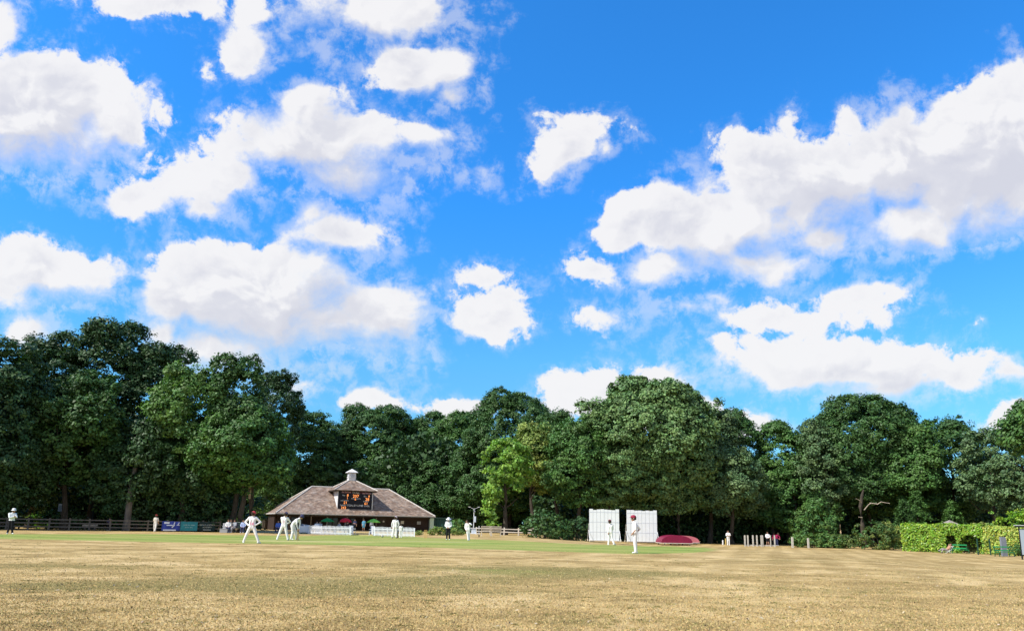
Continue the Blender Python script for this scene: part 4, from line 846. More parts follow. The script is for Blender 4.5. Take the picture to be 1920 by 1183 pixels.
# spare stumps and kit beside the far fielder
for px, h_, c_, lab in ((1355.5, .55, WHITE, 'short white marker left of the far fielder by the covers'), (1361, .75, material('ochre', (.55, .40, .12), .7), 'ochre stump left of the far fielder by the covers')):
    b0 = gp(px, 1021); e = MB().tube([(0, 0, 0), (0, 0, h_)], [.10, .09], 8).ball((0, 0, h_), .09).build('marker', c_, None, b0); tag(e, lab, 'marker')
# ------------------------------------------------------------------ wicket
b0 = gp(797.5, 1009.5); e = empty('wicket', b0, .25, 'golden wooden stumps on the square near the standing umpire', 'wicket'); STW = material('stump_wood', (.66, .42, .14), .55, .3)
for i in range(3): MB().tube([(-.115 + .115 * i, 0, 0), (-.115 + .115 * i, 0, .71)], .022, 8).build('stump', STW, e)
for i in range(2): MB().tube([(-.11 + .115 * i, 0, .73), (-.005 + .115 * i, 0, .73)], .014, 6).build('bail', STW, e)
# small ball on the turf
b0 = gp(717, 1007); e = MB().ball((0, 0, .11), .11, 16, 10).build('football', material('ball_white', (.75, .75, .75), .5), None, b0, smoothed=True); tag(e, 'small black and white ball on the grass by the right picket fence', 'ball')
m = MB()
for d_ in ((0, -1, .2), (.8, -.5, .3), (-.8, -.5, .1), (.2, -.6, .8), (-.3, -.7, -.6)):
    v_ = Vector(d_).normalized(); m.ball(Vector((0, 0, .11)) + v_ * .085, .042, 8, 5)
m.build('patch', material('ball_black', (.02, .02, .02), .5), e)
# ------------------------------------------------------------------ floodlight / camera mast with its trolley
b0 = gp(887.5, 1006); Y = b0.y; e = empty('camera_mast', b0, 0, 'slim white mast with side arms and a grey box beside the bowler', 'mast'); zt = ztop(887.5, 953, Y) - b0.z
MB().tube([(0, 0, .3), (0, 0, zt)], [.045, .03], 8).build('pole', WHITE, e); MB().box((.1, -.05, zt * .62), (.26, .2, .62)).build('control_box', material('box_grey', (.55, .60, .66), .5), e)
MB().box((.05, -.05, zt * .9), (.16, .2, .16)).build('camera_head', CLK, e)
for s_ in (-1, 1): ar = MB().bar((0, 0, zt - .06), (s_ * .45, 0, zt + .14), .025).build('arm', WHITE, e); MB().box((s_ * .5, -.03, zt + .16), (.2, .07, .05)).build('lamp_head', WHITE, ar)
b1 = gp(889, 1006.5); e = empty('wheeled_trolley', b1, .1, 'white wheeled trolley under the mast beside the bowler', 'trolley')
m = MB(); m.box((0, 0, .36), (1.15, .7, .06)); m.box((0, .1, .92), (.9, .55, .05)); m.build('shelf', WHITE, e); MB().box((-.05, .1, .64), (.5, .45, .5)).build('cabinet', material('box_grey', (.55, .6, .66)), e)
for sx_ in (-.5, .5):
    MB().bar((sx_, .2, .12), (sx_, .2, 1.15), .06).build('frame', WHITE, e)
    for sy_ in (-.28, .28): wh = MB().lathe((0, 0, 0), [(0, -.04), (.12, -.04), (.14, 0), (.12, .04), (0, .04)], 12).build('wheel', GLASSD, e, (sx_, sy_, .14)); wh.rotation_euler = (0, math.pi / 2, 0)
# wooden benches seen from behind, in front of the pale fence
BEN = material('bench_cream', (.60, .53, .42), .7, .2, var=.15, scale=4)
def bench(loc, rz, name, label, mat, group, w=1.5, sc_=1.0, slats=3, arms=True, legm=None):
    e = empty(name, loc, rz, label, 'bench', group); e.scale = (sc_,) * 3; legm = legm or mat
    m = MB()
    for i in range(3): m.box((0, -.16 + .16 * i, .43 - .01 * i), (w, .13, .035))
    m.build('seat', mat, e); m = MB()
    for i in range(slats): m.box((0, .30 + .035 * i, .58 + .42 * i / max(1, slats - 1) * .85), (w, .03, .12 if slats < 4 else .08), rx=-.14)
    m.build('backrest', mat, e)
    for s_ in (-1, 1):
        x = s_ * (w / 2 - .06); MB().bar((x, -.22, 0), (x, -.2, .42), .06).build('leg', legm, e); m = MB(); m.bar((x, .34, 0), (x, .26, .45), .06); m.bar((x, .26, .43), (x, .40, .98), .06); m.build('leg', legm, e)
        if arms: MB().bar((x, -.24, .64), (x, .31, .66), .06, .04).build('armrest', legm, e)
    return e
for px, lab in ((912, 'pale wooden bench just right of the trolley, seen from behind'), (929, 'pale wooden bench left of the lime-green tree trunk, seen from behind')):
    b0 = gp(px, 1004.5); bench(b0, math.pi + .1, 'wooden_bench', lab, BEN, 'pale benches at the rail fence', 1.15, 1.15, 4, False)
# ------------------------------------------------------------------ right side: green benches, slab, shelter, hut
GB = material('bench_green', (.02, .30, .10), .45, .4); GL = material('bench_iron', (.015, .09, .04), .5, .4)
bench(gp(1800, 1037.5), -.22, 'park_bench', 'green slatted park bench beside the sunbather', GB, 'green park benches by the hedge', 1.75, 1.0, 2, True, GL)
bench(gp(1885, 1043), .22, 'park_bench', 'nearer green slatted park bench in front of the grey slab', GB, 'green park benches by the hedge', 1.9, 1.0, 2, True, GL)
b0 = on(1877.5, 75); m = MB(); h_ = ztop(1877.5, 1006, b0.y) - b0.z; w_ = 9.5 * b0.y / F; P = []
pr = [(-w_ / 2, 0), (w_ / 2, 0), (w_ / 2, h_ * .9), (w_ * .33, h_), (-w_ / 2, h_ * 1.0)]
m.add([(x, y, z) for y in (-.12, .12) for x, z in pr], [(0, 1, 2, 3, 4), (9, 8, 7, 6, 5)] + [(i, i + 5, (i + 1) % 5 + 5, (i + 1) % 5) for i in range(5)])
e = m.build('stone_slab', material('slab_grey', (.22, .24, .28), .8, .2, var=.15, scale=3), None, b0); tag(e, 'upright grey slab in front of the yellow variegated hedge', 'slab', kind='thing')
Y = 66; b0 = on(1936, Y); e = empty('glass_shelter', b0, .15, 'black-framed glass shelter cut off by the right edge', 'shelter'); BLK = material('black_frame', (.012, .013, .016), .4, .4); zt = ztop(1915, 988, Y) - b0.z
for x in (-.95, .95):
    for y in (-.5, .5): MB().box((x, y, zt / 2), (.09, .09, zt)).build('post', BLK, e)
MB().box((0, 0, zt + .06), (2.3, 1.5, .12)).build('roof', BLK, e); MB().box((0, 0, zt + .17), (2.4, 1.6, .05)).build('roof_edge', material('roof_pale', (.45, .47, .5), .5), e)
MB().box((0, .5, zt * .55), (1.8, .02, zt * .8)).build('pane', material('shelter_glass', (.30, .36, .40), .15, .5), e); MB().box((-.95, 0, zt * .55), (.02, .9, zt * .8)).build('pane', material('shelter_glass', (.3, .36, .4), .15, .5), e); MB().bar((-.9, -.5, zt - .12), (.9, -.5, zt - .12), .07).build('beam', BLK, e)
# green fence stakes in the hedge
STK = material('stake_green', (.02, .07, .045), .6)
for px, lab in ((1829, 'dark green stake at the join of the two hedges'), (1852, 'dark green stake in front of the yellow hedge left of the slab')):
    b0 = on(px, 78.5); e = MB().box((0, 0, .85), (.1, .1, 1.7)).box((0, -.06, 1.3), (.05, .03, .4)).build('fence_stake', STK, None, b0); tag(e, lab, 'stake', 'green stakes along the hedge')
Y = 92; b0 = on(1781, Y); e = empty('garden_hut', b0, .2, 'hut whose low grey roof just shows above the hedge', 'hut'); zt = ztop(1781, 974.5, Y) - b0.z
MB().box((0, 0, (zt - 1) / 2), (2.0, 2.0, zt - 1)).build('wall', RAILW, e); r_ = 1.45
MB().add([(-r_, -r_, zt - .95), (r_, -r_, zt - .95), (r_, r_, zt - .95), (-r_, r_, zt - .95), (0, 0, zt)], [(0, 1, 4), (1, 2, 4), (2, 3, 4), (3, 0, 4), (3, 2, 1, 0)]).build('roof', material('hut_roof', (.30, .26, .23), .9, var=.3, scale=4), e)
# ------------------------------------------------------------------ people: one continuous surface each, posed joint by joint
SKIN = material('skin', (.52, .30, .21), .55, .3); TAN = material('tanned_skin', (.45, .24, .15), .55, .3); CREAM = material('cricket_white', (.86, .84, .82), .8, .1)
WHT = material('shirt_white', (.80, .80, .80), .8, .1); BLKC = material('black_cloth', (.02, .02, .025), .8, .1); SHOE = material('white_shoe', (.72, .72, .68), .6); DSHOE = material('dark_shoe', (.03, .03, .035), .5)
GREYC = material('grey_cloth', (.30, .32, .36), .8, .1); NAVY = material('navy_cap', (.05, .05, .12), .7); MAR = material('maroon_cap', (.30, .02, .05), .7); RED = material('red_cap', (.50, .05, .06), .7)
LBLUE = material('light_blue_cloth', (.13, .38, .58), .8, .1); SBLUE = material('blue_shirt', (.10, .18, .55), .8, .1); MARC = material('maroon_cloth', (.32, .02, .08), .8, .1); HAIR = material('brown_hair', (.045, .028, .018), .8, .2); PADW = material('pad_white', (.78, .76, .72), .7); DKB = material('dark_blue_cloth', (.05, .06, .13), .8, .1); EYE = material('eye_dark', (.02, .015, .012), .3)
STAND = dict(pelvis=(0, 0, .95), waist=(0, 0, 1.12), chest=(0, 0, 1.32), neck=(0, 0, 1.5), head=(0, 0, 1.65), shL=(-.185, 0, 1.43), shR=(.185, 0, 1.43), elL=(-.25, .02, 1.15), elR=(.25, .02, 1.15), wrL=(-.25, -.05, .9), wrR=(.25, -.05, .9),
             hipL=(-.09, 0, .92), hipR=(.09, 0, .92), knL=(-.10, 0, .5), knR=(.10, 0, .5), anL=(-.11, .02, .08), anR=(.11, .02, .08), face=(0, -1, 0), toeL=(-.1, -1, 0), toeR=(.1, -1, 0))
def person(loc, label, pose=None, shirt=CREAM, trousers=CREAM, shoes=SHOE, skin=SKIN, sleeves='long', legs='long', cap=None, hair=HAIR, scale=1.0, group='people on and around the cricket ground', number=None, pads=False, rz=0.0, baggy=1.0):
    J = dict(STAND); J.update(pose or {}); V_ = lambda k_: Vector(J[k_]); bm = bmesh.new(); bones = []
    def cap_(a, b, ra, rb, mat_):
        a, b = Vector(a), Vector(b); L_ = (b - a).length; n = max(2, int(L_ / .03) + 1); bones.append((a, b, ra, rb, mat_)); q = (b - a).to_track_quat('Z', 'X') if L_ > 1e-4 else Vector((0, 0, 1)).to_track_quat('Z', 'X'); rings = []
        for i in range(-3, n + 4):               # rounded ends
            if i < 0: t_, s_, ex = 0, math.cos(-i * math.pi / 6.6), -math.sin(-i * math.pi / 6.6) * ra
            elif i > n: t_, s_, ex = 1, math.cos((i - n) * math.pi / 6.6), math.sin((i - n) * math.pi / 6.6) * rb
            else: t_, s_, ex = i / n, 1, 0
            r = (ra + (rb - ra) * t_) * s_; c = a + (b - a) * t_ + q @ Vector((0, 0, ex)); rings.append([bm.verts.new(c + q @ Vector((math.cos(j * math.pi / 5) * r, math.sin(j * math.pi / 5) * r, 0))) for j in range(10)])
        for r0_, r1_ in zip(rings[:-1], rings[1:]):
            for j in range(10): bm.faces.new((r0_[j], r0_[(j + 1) % 10], r1_[(j + 1) % 10], r1_[j]))
        bm.faces.new(rings[0][::-1]); bm.faces.new(rings[-1])
    # materials: 0 shirt 1 trousers 2 shoes 3 skin
    sh_ = (V_('shR') - V_('shL')).normalized(); hp = (V_('hipR') - V_('hipL')).normalized(); k_ = baggy
    for s_ in (-1, 1):
        cap_(V_('chest') + sh_ * .075 * s_, V_('waist') + (sh_ + hp).normalized() * .07 * s_, .125 * k_, .115 * k_, 0); cap_(V_('waist') + hp * .07 * s_, V_('pelvis') + hp * .07 * s_, .115 * k_, .125 * k_, 0 if s_ else 0)
        cap_(V_('pelvis') + hp * .07 * s_ + Vector((0, 0, -.02)), V_('pelvis') + hp * .07 * s_ + Vector((0, 0, -.06)), .127 * k_, .12 * k_, 1)
    cap_(V_('shL'), V_('shR'), .075, .075, 0); cap_(V_('chest'), V_('neck'), .10, .07, 0); cap_(V_('neck') + Vector((0, 0, -.02)), V_('head') + Vector((0, 0, -.05)), .056, .056, 3)
    f = Vector(J['face']).normalized(); hd = V_('head'); side = f.cross(Vector((0, 0, 1))).normalized(); upv = side.cross(f).normalized()
    cap_(hd - upv * .035 + f * .012, hd + upv * .045 - f * .008, .088, .10, 3); cap_(hd - upv * .085 + f * .045, hd - upv * .085 + f * .05, .05, .045, 3)       # skull, jaw
    cap_(hd + f * .095 + upv * .01, hd + f * .112 - upv * .025, .012, .018, 3)                                                                           # nose
    for s_ in (-1, 1): cap_(hd + side * s_ * .096 + upv * .012, hd + side * s_ * .098 - upv * .03, .02, .016, 3)                                             # ears
    for S_ in 'LR':
        sm = 0; fm = 0 if sleeves == 'long' else 3; um = 3 if sleeves == 'none' else 0
        cap_(V_('sh' + S_), V_('el' + S_), .072 * k_ if um == 0 else .06, .056 * k_ if um == 0 else .045, um); cap_(V_('el' + S_), V_('wr' + S_), .054 * k_ if fm == 0 else .042, .042 * k_ if fm == 0 else .03, fm)
        lm = 1 if legs == 'long' else 3; hk = V_('hip' + S_).lerp(V_('kn' + S_), .72)
        cap_(V_('hip' + S_), hk if legs == 'short' else V_('kn' + S_), .108 * k_, .082 * k_, 1)
        if legs == 'short': cap_(hk, V_('kn' + S_), .066, .056, 3)
        cap_(V_('kn' + S_), V_('an' + S_) + Vector((0, 0, .03)), (.080 * k_ + (.018 if pads else 0)) if legs == 'long' else .055, (.068 * k_ + (.012 if pads else 0)) if legs == 'long' else .038, lm)
        td_ = Vector(J['toe' + S_]).normalized(); an = V_('an' + S_); cap_(an + Vector((0, 0, -.03)) - td_ * .05, an + Vector((0, 0, -.04)) + td_ * .15, .05, .042, 2)
        hdv = (V_('wr' + S_) - V_('el' + S_)).normalized(); cap_(V_('wr' + S_), V_('wr' + S_) + hdv * .09, .034, .036, 3)
    tmp = bpy.data.meshes.new('tmp'); bm.to_mesh(tmp); bm.free(); ob = bpy.data.objects.new('tmp', tmp); COL.objects.link(ob)
    r = ob.modifiers.new('r', 'REMESH'); r.mode = 'VOXEL'; r.voxel_size = .019; s = ob.modifiers.new('s', 'SMOOTH'); s.factor = .5; s.iterations = 3
    dg = bpy.context.evaluated_depsgraph_get(); me = bpy.data.meshes.new_from_object(ob.evaluated_get(dg)); bpy.data.objects.remove(ob)
    n = len(me.polygons); cen = np.empty(n * 3); me.polygons.foreach_get('center', cen); cen = cen.reshape(-1, 3); best = np.full(n, 1e9); mi = np.zeros(n, np.int32)
    for a, b, ra, rb, mt in bones:
        a_, d_ = np.array(a), np.array(b - a); t_ = np.clip(((cen - a_) @ d_) / max(d_ @ d_, 1e-9), 0, 1); ds = np.linalg.norm(cen - a_ - t_[:, None] * d_, axis=1) - (ra + (rb - ra) * t_); w_ = ds < best; best[w_] = ds[w_]; mi[w_] = mt
    # fingers and eyes join the same mesh
    bm = bmesh.new(); me.name = 'person'
    bm.from_mesh(me); bm.faces.ensure_lookup_table()
    for f_, m_ in zip(bm.faces, mi): f_.material_index = int(m_); f_.smooth = True
    def extra(a, b, ra, rb, mt, n_=6):
        q = (Vector(b) - Vector(a)).to_track_quat('Z', 'X'); R0 = [bm.verts.new(Vector(a) + q @ Vector((math.cos(j * 6.2832 / n_) * ra, math.sin(j * 6.2832 / n_) * ra, 0))) for j in range(n_)]; R1 = [bm.verts.new(Vector(b) + q @ Vector((math.cos(j * 6.2832 / n_) * rb, math.sin(j * 6.2832 / n_) * rb, 0))) for j in range(n_)]
        for j in range(n_): bm.faces.new((R0[j], R0[(j + 1) % n_], R1[(j + 1) % n_], R1[j])).material_index = mt
        bm.faces.new(R1).material_index = mt; bm.faces.new(R0[::-1]).material_index = mt
    for S_ in 'LR':
        wr = V_('wr' + S_); hdv = (wr - V_('el' + S_)).normalized(); lat = hdv.cross(Vector((0, 1, .2))).normalized(); pal = wr + hdv * .10; nrm = lat.cross(hdv).normalized()
        for i, ln in enumerate((.062, .072, .068, .052)):
            o0 = pal + lat * (.027 - .018 * i); o1 = o0 + hdv * ln * .55 + nrm * .008; o2 = o1 + hdv * ln * .40 + nrm * .022; extra(o0 - hdv * .03, o1, .0095, .009, 3); extra(o1, o2, .009, .007, 3)
        t0 = wr + hdv * .04 + lat * .03; t1 = t0 + lat * .03 + hdv * .03; extra(t0, t1, .012, .010, 3); extra(t1, t1 + hdv * .03 + nrm * .01, .010, .008, 3)
    for s_ in (-1, 1): e0 = hd + f * .088 + side * s_ * .034 + upv * .022; extra(e0, e0 + f * .012, .011, .008, 4)
    extra(hd + f * .088 - upv * .062 - side * .022, hd + f * .090 - upv * .062 + side * .022, .007, .007, 5)
    bm.to_mesh(me); bm.free()
    for m_ in (shirt, trousers, shoes, skin, EYE, material('lip', (.40, .16, .13), .5)): me.materials.append(m_)
    o = bpy.data.objects.new('person', me); COL.objects.link(o); o.location = loc; o.scale = (scale,) * 3; o.rotation_euler = (0, 0, rz); tag(o, label, 'person', group)
    Rh = Matrix((side, f, upv)).transposed()
    def shell(prof, mat_, nm, brim=None, hat=False):
        m = MB(); n_ = 16; P = []
        for (r, z) in prof:
            for j in range(n_): a_ = 6.2832 * j / n_; P.append(hd + Rh @ Vector((math.cos(a_) * r * .94, math.sin(a_) * r * 1.1 - .008, z)))
        fs = [(i * n_ + j, i * n_ + (j + 1) % n_, (i + 1) * n_ + (j + 1) % n_, (i + 1) * n_ + j) for i in range(len(prof) - 1) for j in range(n_)]; m.add(P, fs)
        if brim:
            pts = [hd + Rh @ Vector((math.cos(a_) * .095, .06 + math.sin(a_) * brim, .055 - .12 * math.sin(a_) * brim)) for a_ in np.linspace(0, math.pi, 9)]; pts2 = [p_ + Vector((0, 0, .012)) for p_ in pts]
            m.add(pts + pts2, [tuple(range(9)), tuple(range(17, 8, -1))] + [(i, 9 + i, 10 + i, i + 1) for i in range(8)])
        return m.build(nm, mat_, o, smoothed=True)
    if hair: shell([(.107, -.07), (.112, 0), (.114, .05), (.105, .10), (.075, .14), (.0, .158)], hair, 'hair').location = tuple(-f * .022)
    if cap == 'hat' or cap == 'bucket':
        w_ = .24 if cap == 'hat' else .17; dz = .03 if cap == 'hat' else -.01
        shell([(w_, .04 + dz * .3), (w_, .05 + dz * .3), (.125, .065), (.122, .10), (.112, .165), (.09, .185), (0, .19)], WHT, 'sun_hat')
    elif cap == 'helmet': shell([(.128, -.03), (.132, .03), (.128, .08), (.105, .135), (.06, .165), (0, .172)], NAVY, 'helmet', .13)
    elif cap: shell([(.121, .035), (.124, .06), (.118, .10), (.092, .145), (.045, .168), (0, .172)], cap, 'cap', .14)
    if number:
        bk = Vector(J['chest']) - f * .0; txt, mt, dz, sz = number; bn = Vector((0, -1, 0)) if J['face'][1] > 0 else Vector((0, 1, 0))
        text_mesh('shirt_number', txt, sz, mt, o, tuple(Vector(J['waist']) + Vector((0, -.152 * k_, dz))), (math.pi / 2, 0, 0), depth=.006)
    return o
def standing(px, feet, hpx, label, pose=None, hfac=1.0, Y=None, **kw):
    b0 = gp(px, feet) if Y is None else on(px, Y); sc_ = hpx * b0.y / F / (1.80 * hfac); sc_ = min(1.12, max(.55, sc_))
    return person(b0, label, pose, scale=sc_, **kw), b0, sc_
BACK = dict(face=(0, 1, 0), toeL=(-.15, 1, 0), toeR=(.15, 1, 0))
def mk(base=None, **kw): d_ = dict(base or {}); d_.update(kw); return d_
MAG = material('magenta_print', (.62, .03, .22), .7); PNK = material('pink_print', (.80, .42, .50), .7)
# nearest fielder, hands at his waist, in profile facing left
standing(1190, 1037.5, 68.5, 'nearest fielder in profile in maroon cap, hand on hip, before the right sightscreen', dict(face=(-1, -.12, -.03), toeL=(-1, -.2, 0), toeR=(-1, .1, 0), pelvis=(.03, 0, .96), waist=(.05, 0, 1.12), chest=(.03, 0, 1.33), neck=(-.02, 0, 1.5), head=(-.045, 0, 1.655),
    shL=(.01, -.19, 1.42), shR=(.06, .19, 1.42), elL=(.0, -.29, 1.13), wrL=(-.10, -.20, .97), elR=(.30, .24, 1.16), wrR=(.12, .14, .98), hipL=(.02, -.09, .93), hipR=(.04, .09, .93), knL=(-.0, -.10, .5), knR=(.06, .09, .5), anL=(.03, -.11, .08), anR=(.08, .1, .08)), cap=MAR, sleeves='short', skin=SKIN)
standing(470, 1018.5, 58, 'fielder from behind with hands on hips, legs wide and magenta print on his back', mk(BACK, face=(.45, 1, 0), pelvis=(0, 0, .93), head=(.03, 0, 1.64), elL=(-.44, .08, 1.19), wrL=(-.20, -.04, 1.0), elR=(.44, .08, 1.19), wrR=(.19, -.04, 1.02), hipL=(-.1, 0, .9), hipR=(.1, 0, .9), knL=(-.27, 0, .5), knR=(.26, 0, .5), anL=(-.42, .03, .08), anR=(.42, .03, .08), toeL=(-.5, 1, 0), toeR=(.6, 1, 0)), cap=RED, number=('14', MAG, -.03, .26))
standing(530, 1012.5, 50.5, 'fielder from behind in navy cap standing beside the bending batsman', mk(BACK, face=(.5, 1, 0), pelvis=(.02, 0, .93), waist=(.03, 0, 1.1), chest=(.0, 0, 1.31), neck=(.02, 0, 1.5), head=(.10, 0, 1.64), shL=(-.17, 0, 1.42), shR=(.20, .02, 1.42), elL=(-.2, .2, 1.16), wrL=(-.02, .3, 1.08), elR=(.36, .16, 1.18), wrR=(.16, .28, 1.08), hipL=(-.08, 0, .9), hipR=(.11, 0, .9), knL=(-.22, 0, .5), knR=(.20, 0, .5), anL=(-.36, .02, .08), anR=(.32, .02, .08)), cap=NAVY, number=('7', PNK, .05, .24))
bo, b0, sc_ = standing(551, 1012, 46, 'batsman bent low over his upright bat in white pads', dict(face=(.75, .5, -.45), pelvis=(-.14, 0, .93), waist=(-.08, 0, 1.08), chest=(.10, 0, 1.25), neck=(.27, 0, 1.40), head=(.40, .02, 1.50), shL=(.17, -.2, 1.33), shR=(.22, .18, 1.33), elL=(.17, -.24, 1.03), wrL=(.24, -.14, .73), elR=(.28, .16, 1.04), wrR=(.28, .02, .73), hipL=(-.14, -.1, .90), hipR=(-.12, .1, .90), knL=(-.08, -.12, .48), knR=(.06, .12, .48), anL=(-.14, -.14, .08), anR=(.12, .14, .08), toeL=(.9, -.3, 0), toeR=(1, .2, 0)), hfac=.92, cap='helmet', pads=True)
def bat(loc, rz, label, tilt=0.0, sc_=1.0, mat=None):
    e = empty('cricket_bat', loc, rz, label, 'bat', 'cricket bats'); e.rotation_euler = (0, tilt, rz); e.scale = (sc_,) * 3
    MB().box((0, 0, .29), (.108, .035, .56)).add([(-.054, .017, .02), (.054, .017, .02), (.054, .017, .5), (-.054, .017, .5), (0, .05, .06), (0, .045, .4)], [(0, 1, 4), (3, 5, 2), (0, 4, 5, 3), (1, 2, 5, 4)]).build('blade', mat or material('willow', (.68, .48, .20), .5, .3), e)
    MB().tube([(0, 0, .55), (0, 0, .86)], .019, 8).build('handle', material('bat_grip', (.05, .05, .06), .7), e)
bat(b0 + Vector((.27, -.09, 0)) * sc_, .5, 'pale willow bat grounded by the bending batsman')
bo, b0, sc_ = standing(740, 1008.5, 39.5, 'batsman from behind in pale cap waiting by the right picket fence', mk(BACK, face=(.5, 1, 0), head=(.02, 0, 1.64), elL=(-.28, 0, 1.16), wrL=(-.26, -.02, .90), elR=(.30, 0, 1.17), wrR=(.24, .02, .92), knL=(-.15, 0, .5), knR=(.12, 0, .5), anL=(-.19, .02, .08), anR=(.14, .02, .08)), cap=material('pale_cap', (.62, .50, .56), .7), shoes=DSHOE, pads=True)
bat(b0 + Vector((.26, -.02, 0)) * sc_, .2, 'dark upright bat held by the batsman waiting near the right fence', 0, sc_, material('dark_blade', (.08, .075, .06), .5))
standing(751, 1008, 25.5, 'small figure in creams just right of the waiting batsman', mk(BACK, face=(.1, 1, 0), elL=(-.26, .06, 1.16), elR=(.26, .06, 1.16), wrL=(-.16, .2, .98), wrR=(.16, .2, .98)))
standing(840, 1012, 40, 'umpire facing the camera in sun hat, white shirt and black trousers near the wicket', dict(elL=(-.27, -.02, 1.16), elR=(.27, -.02, 1.16), wrL=(-.10, -.20, 1.02), wrR=(.08, -.20, 1.02), head=(0, -.02, 1.63), face=(0, -1, -.25)), shirt=WHT, trousers=BLKC, cap='hat', skin=TAN)
standing(877, 1013, 38, 'bowler in creams leaning as he turns, right of the umpire', dict(face=(-.6, -1, 0), pelvis=(.02, 0, .94), waist=(0, 0, 1.11), chest=(-.04, 0, 1.31), neck=(-.08, 0, 1.48), head=(-.12, -.02, 1.62), shL=(-.22, 0, 1.39), shR=(.15, 0, 1.44), elL=(-.28, .05, 1.12), wrL=(-.2, -.05, .92), elR=(.30, -.12, 1.33), wrR=(.10, -.22, 1.42), knL=(-.02, -.03, .5), knR=(.10, .04, .5), anL=(.04, -.06, .08), anR=(.12, .08, .08)))
standing(290, 996.8, 31, 'boundary fielder from behind in red cap before the left fence', mk(BACK, elL=(-.25, .03, 1.16), wrL=(-.2, .12, .95), elR=(.26, .03, 1.16), wrR=(.22, .14, .95), knR=(.10, -.08, .52), anR=(.12, -.22, .16), anL=(-.08, .05, .08)), cap=RED, sleeves='short', shirt=material('dusty_shirt', (.66, .62, .56), .8), trousers=material('dusty_white', (.72, .70, .66), .8))
standing(18, 1001, 46, 'umpire in white bucket hat at the left edge with arms folded', dict(face=(.9, -.4, -.1), pelvis=(.02, 0, .95), head=(.06, 0, 1.64), shL=(-.15, -.12, 1.43), shR=(.14, .12, 1.43), elL=(-.02, -.26, 1.17), wrL=(.22, -.18, 1.22), elR=(.32, .02, 1.2), wrR=(.08, -.16, 1.20), anL=(-.13, -.06, .08), anR=(.14, .05, .08), toeL=(.5, -1, 0), toeR=(.9, -.6, 0)), shirt=WHT, trousers=BLKC, cap='bucket', skin=TAN)
standing(1144, 1022, 46, 'fielder walking in maroon cap before the left sightscreen', dict(face=(.3, 1, 0), toeL=(-.1, 1, 0), toeR=(.9, .5, 0), head=(-.01, 0, 1.65), elL=(-.2, -.06, 1.15), wrL=(-.16, -.12, .9), elR=(.22, .1, 1.15), wrR=(.15, .2, .95), knL=(-.06, .02, .5), knR=(.12, -.02, .5), anL=(-.12, .05, .08), anR=(.26, -.1, .10)), cap=MAR)
standing(1366, 1022, 27, 'far fielder in whites with folded arms right of the maroon covers', dict(elL=(-.27, -.06, 1.16), elR=(.27, -.06, 1.16), wrL=(.06, -.22, 1.18), wrR=(-.06, -.22, 1.2)))
standing(1440, 1023.5, 26, 'person in white top and black shorts by the timber posts', dict(elL=(-.27, -.06, 1.16), elR=(.27, -.06, 1.16), wrL=(-.04, -.22, 1.04), wrR=(.04, -.22, 1.04), anL=(-.15, 0, .08), anR=(.17, 0, .08)), shirt=WHT, trousers=BLKC, legs='short')
standing(1457, 1023, 23.5, 'person in maroon top bending slightly by the last row post', dict(face=(.8, -.5, -.3), chest=(.06, -.05, 1.28), neck=(.14, -.08, 1.43), head=(.2, -.12, 1.54), shL=(-.08, -.05, 1.38), shR=(.26, -.03, 1.38), elL=(-.05, -.2, 1.1), wrL=(.12, -.3, .95), elR=(.36, -.15, 1.12), wrR=(.3, -.3, .95)), shirt=MARC, trousers=DKB, hfac=.94)
standing(1452.5, 1022.5, 23.5, 'person in maroon standing behind the bending one in maroon', mk(BACK), shirt=MARC, trousers=BLKC)
standing(682, 0, 22.5, 'spectator in light blue shirt and shorts under the pavilion eaves', dict(), Y=107.2, shirt=LBLUE, trousers=LBLUE, legs='short', sleeves='short')
standing(665.5, 0, 22, 'spectator in dark clothes in the shade of the pavilion eaves', dict(elL=(-.27, -.04, 1.17), wrL=(.0, -.2, 1.15)), Y=106.5, shirt=DKB, trousers=BLKC, sleeves='short')
standing(697, 0, 22, 'spectator whose grey head shows above the lime-green parasol', dict(), Y=107.5, shirt=GREYC, trousers=BLKC)
standing(566, 998.5, 18.5, 'small spectator in grey-blue shirt at the left end of the picket fence', mk(BACK), shirt=material('grey_blue', (.30, .35, .45), .8), trousers=BLKC, sleeves='short')
standing(204, 0, 24, 'spectator in dark blue leaning behind the left rail fence', dict(chest=(.05, -.08, 1.3), head=(.12, -.14, 1.6), neck=(.09, -.11, 1.46), elL=(-.2, -.2, 1.15), wrL=(-.1, -.4, 1.1), elR=(.32, -.2, 1.15), wrR=(.3, -.4, 1.1)), Y=76.6, shirt=DKB, trousers=BLKC)
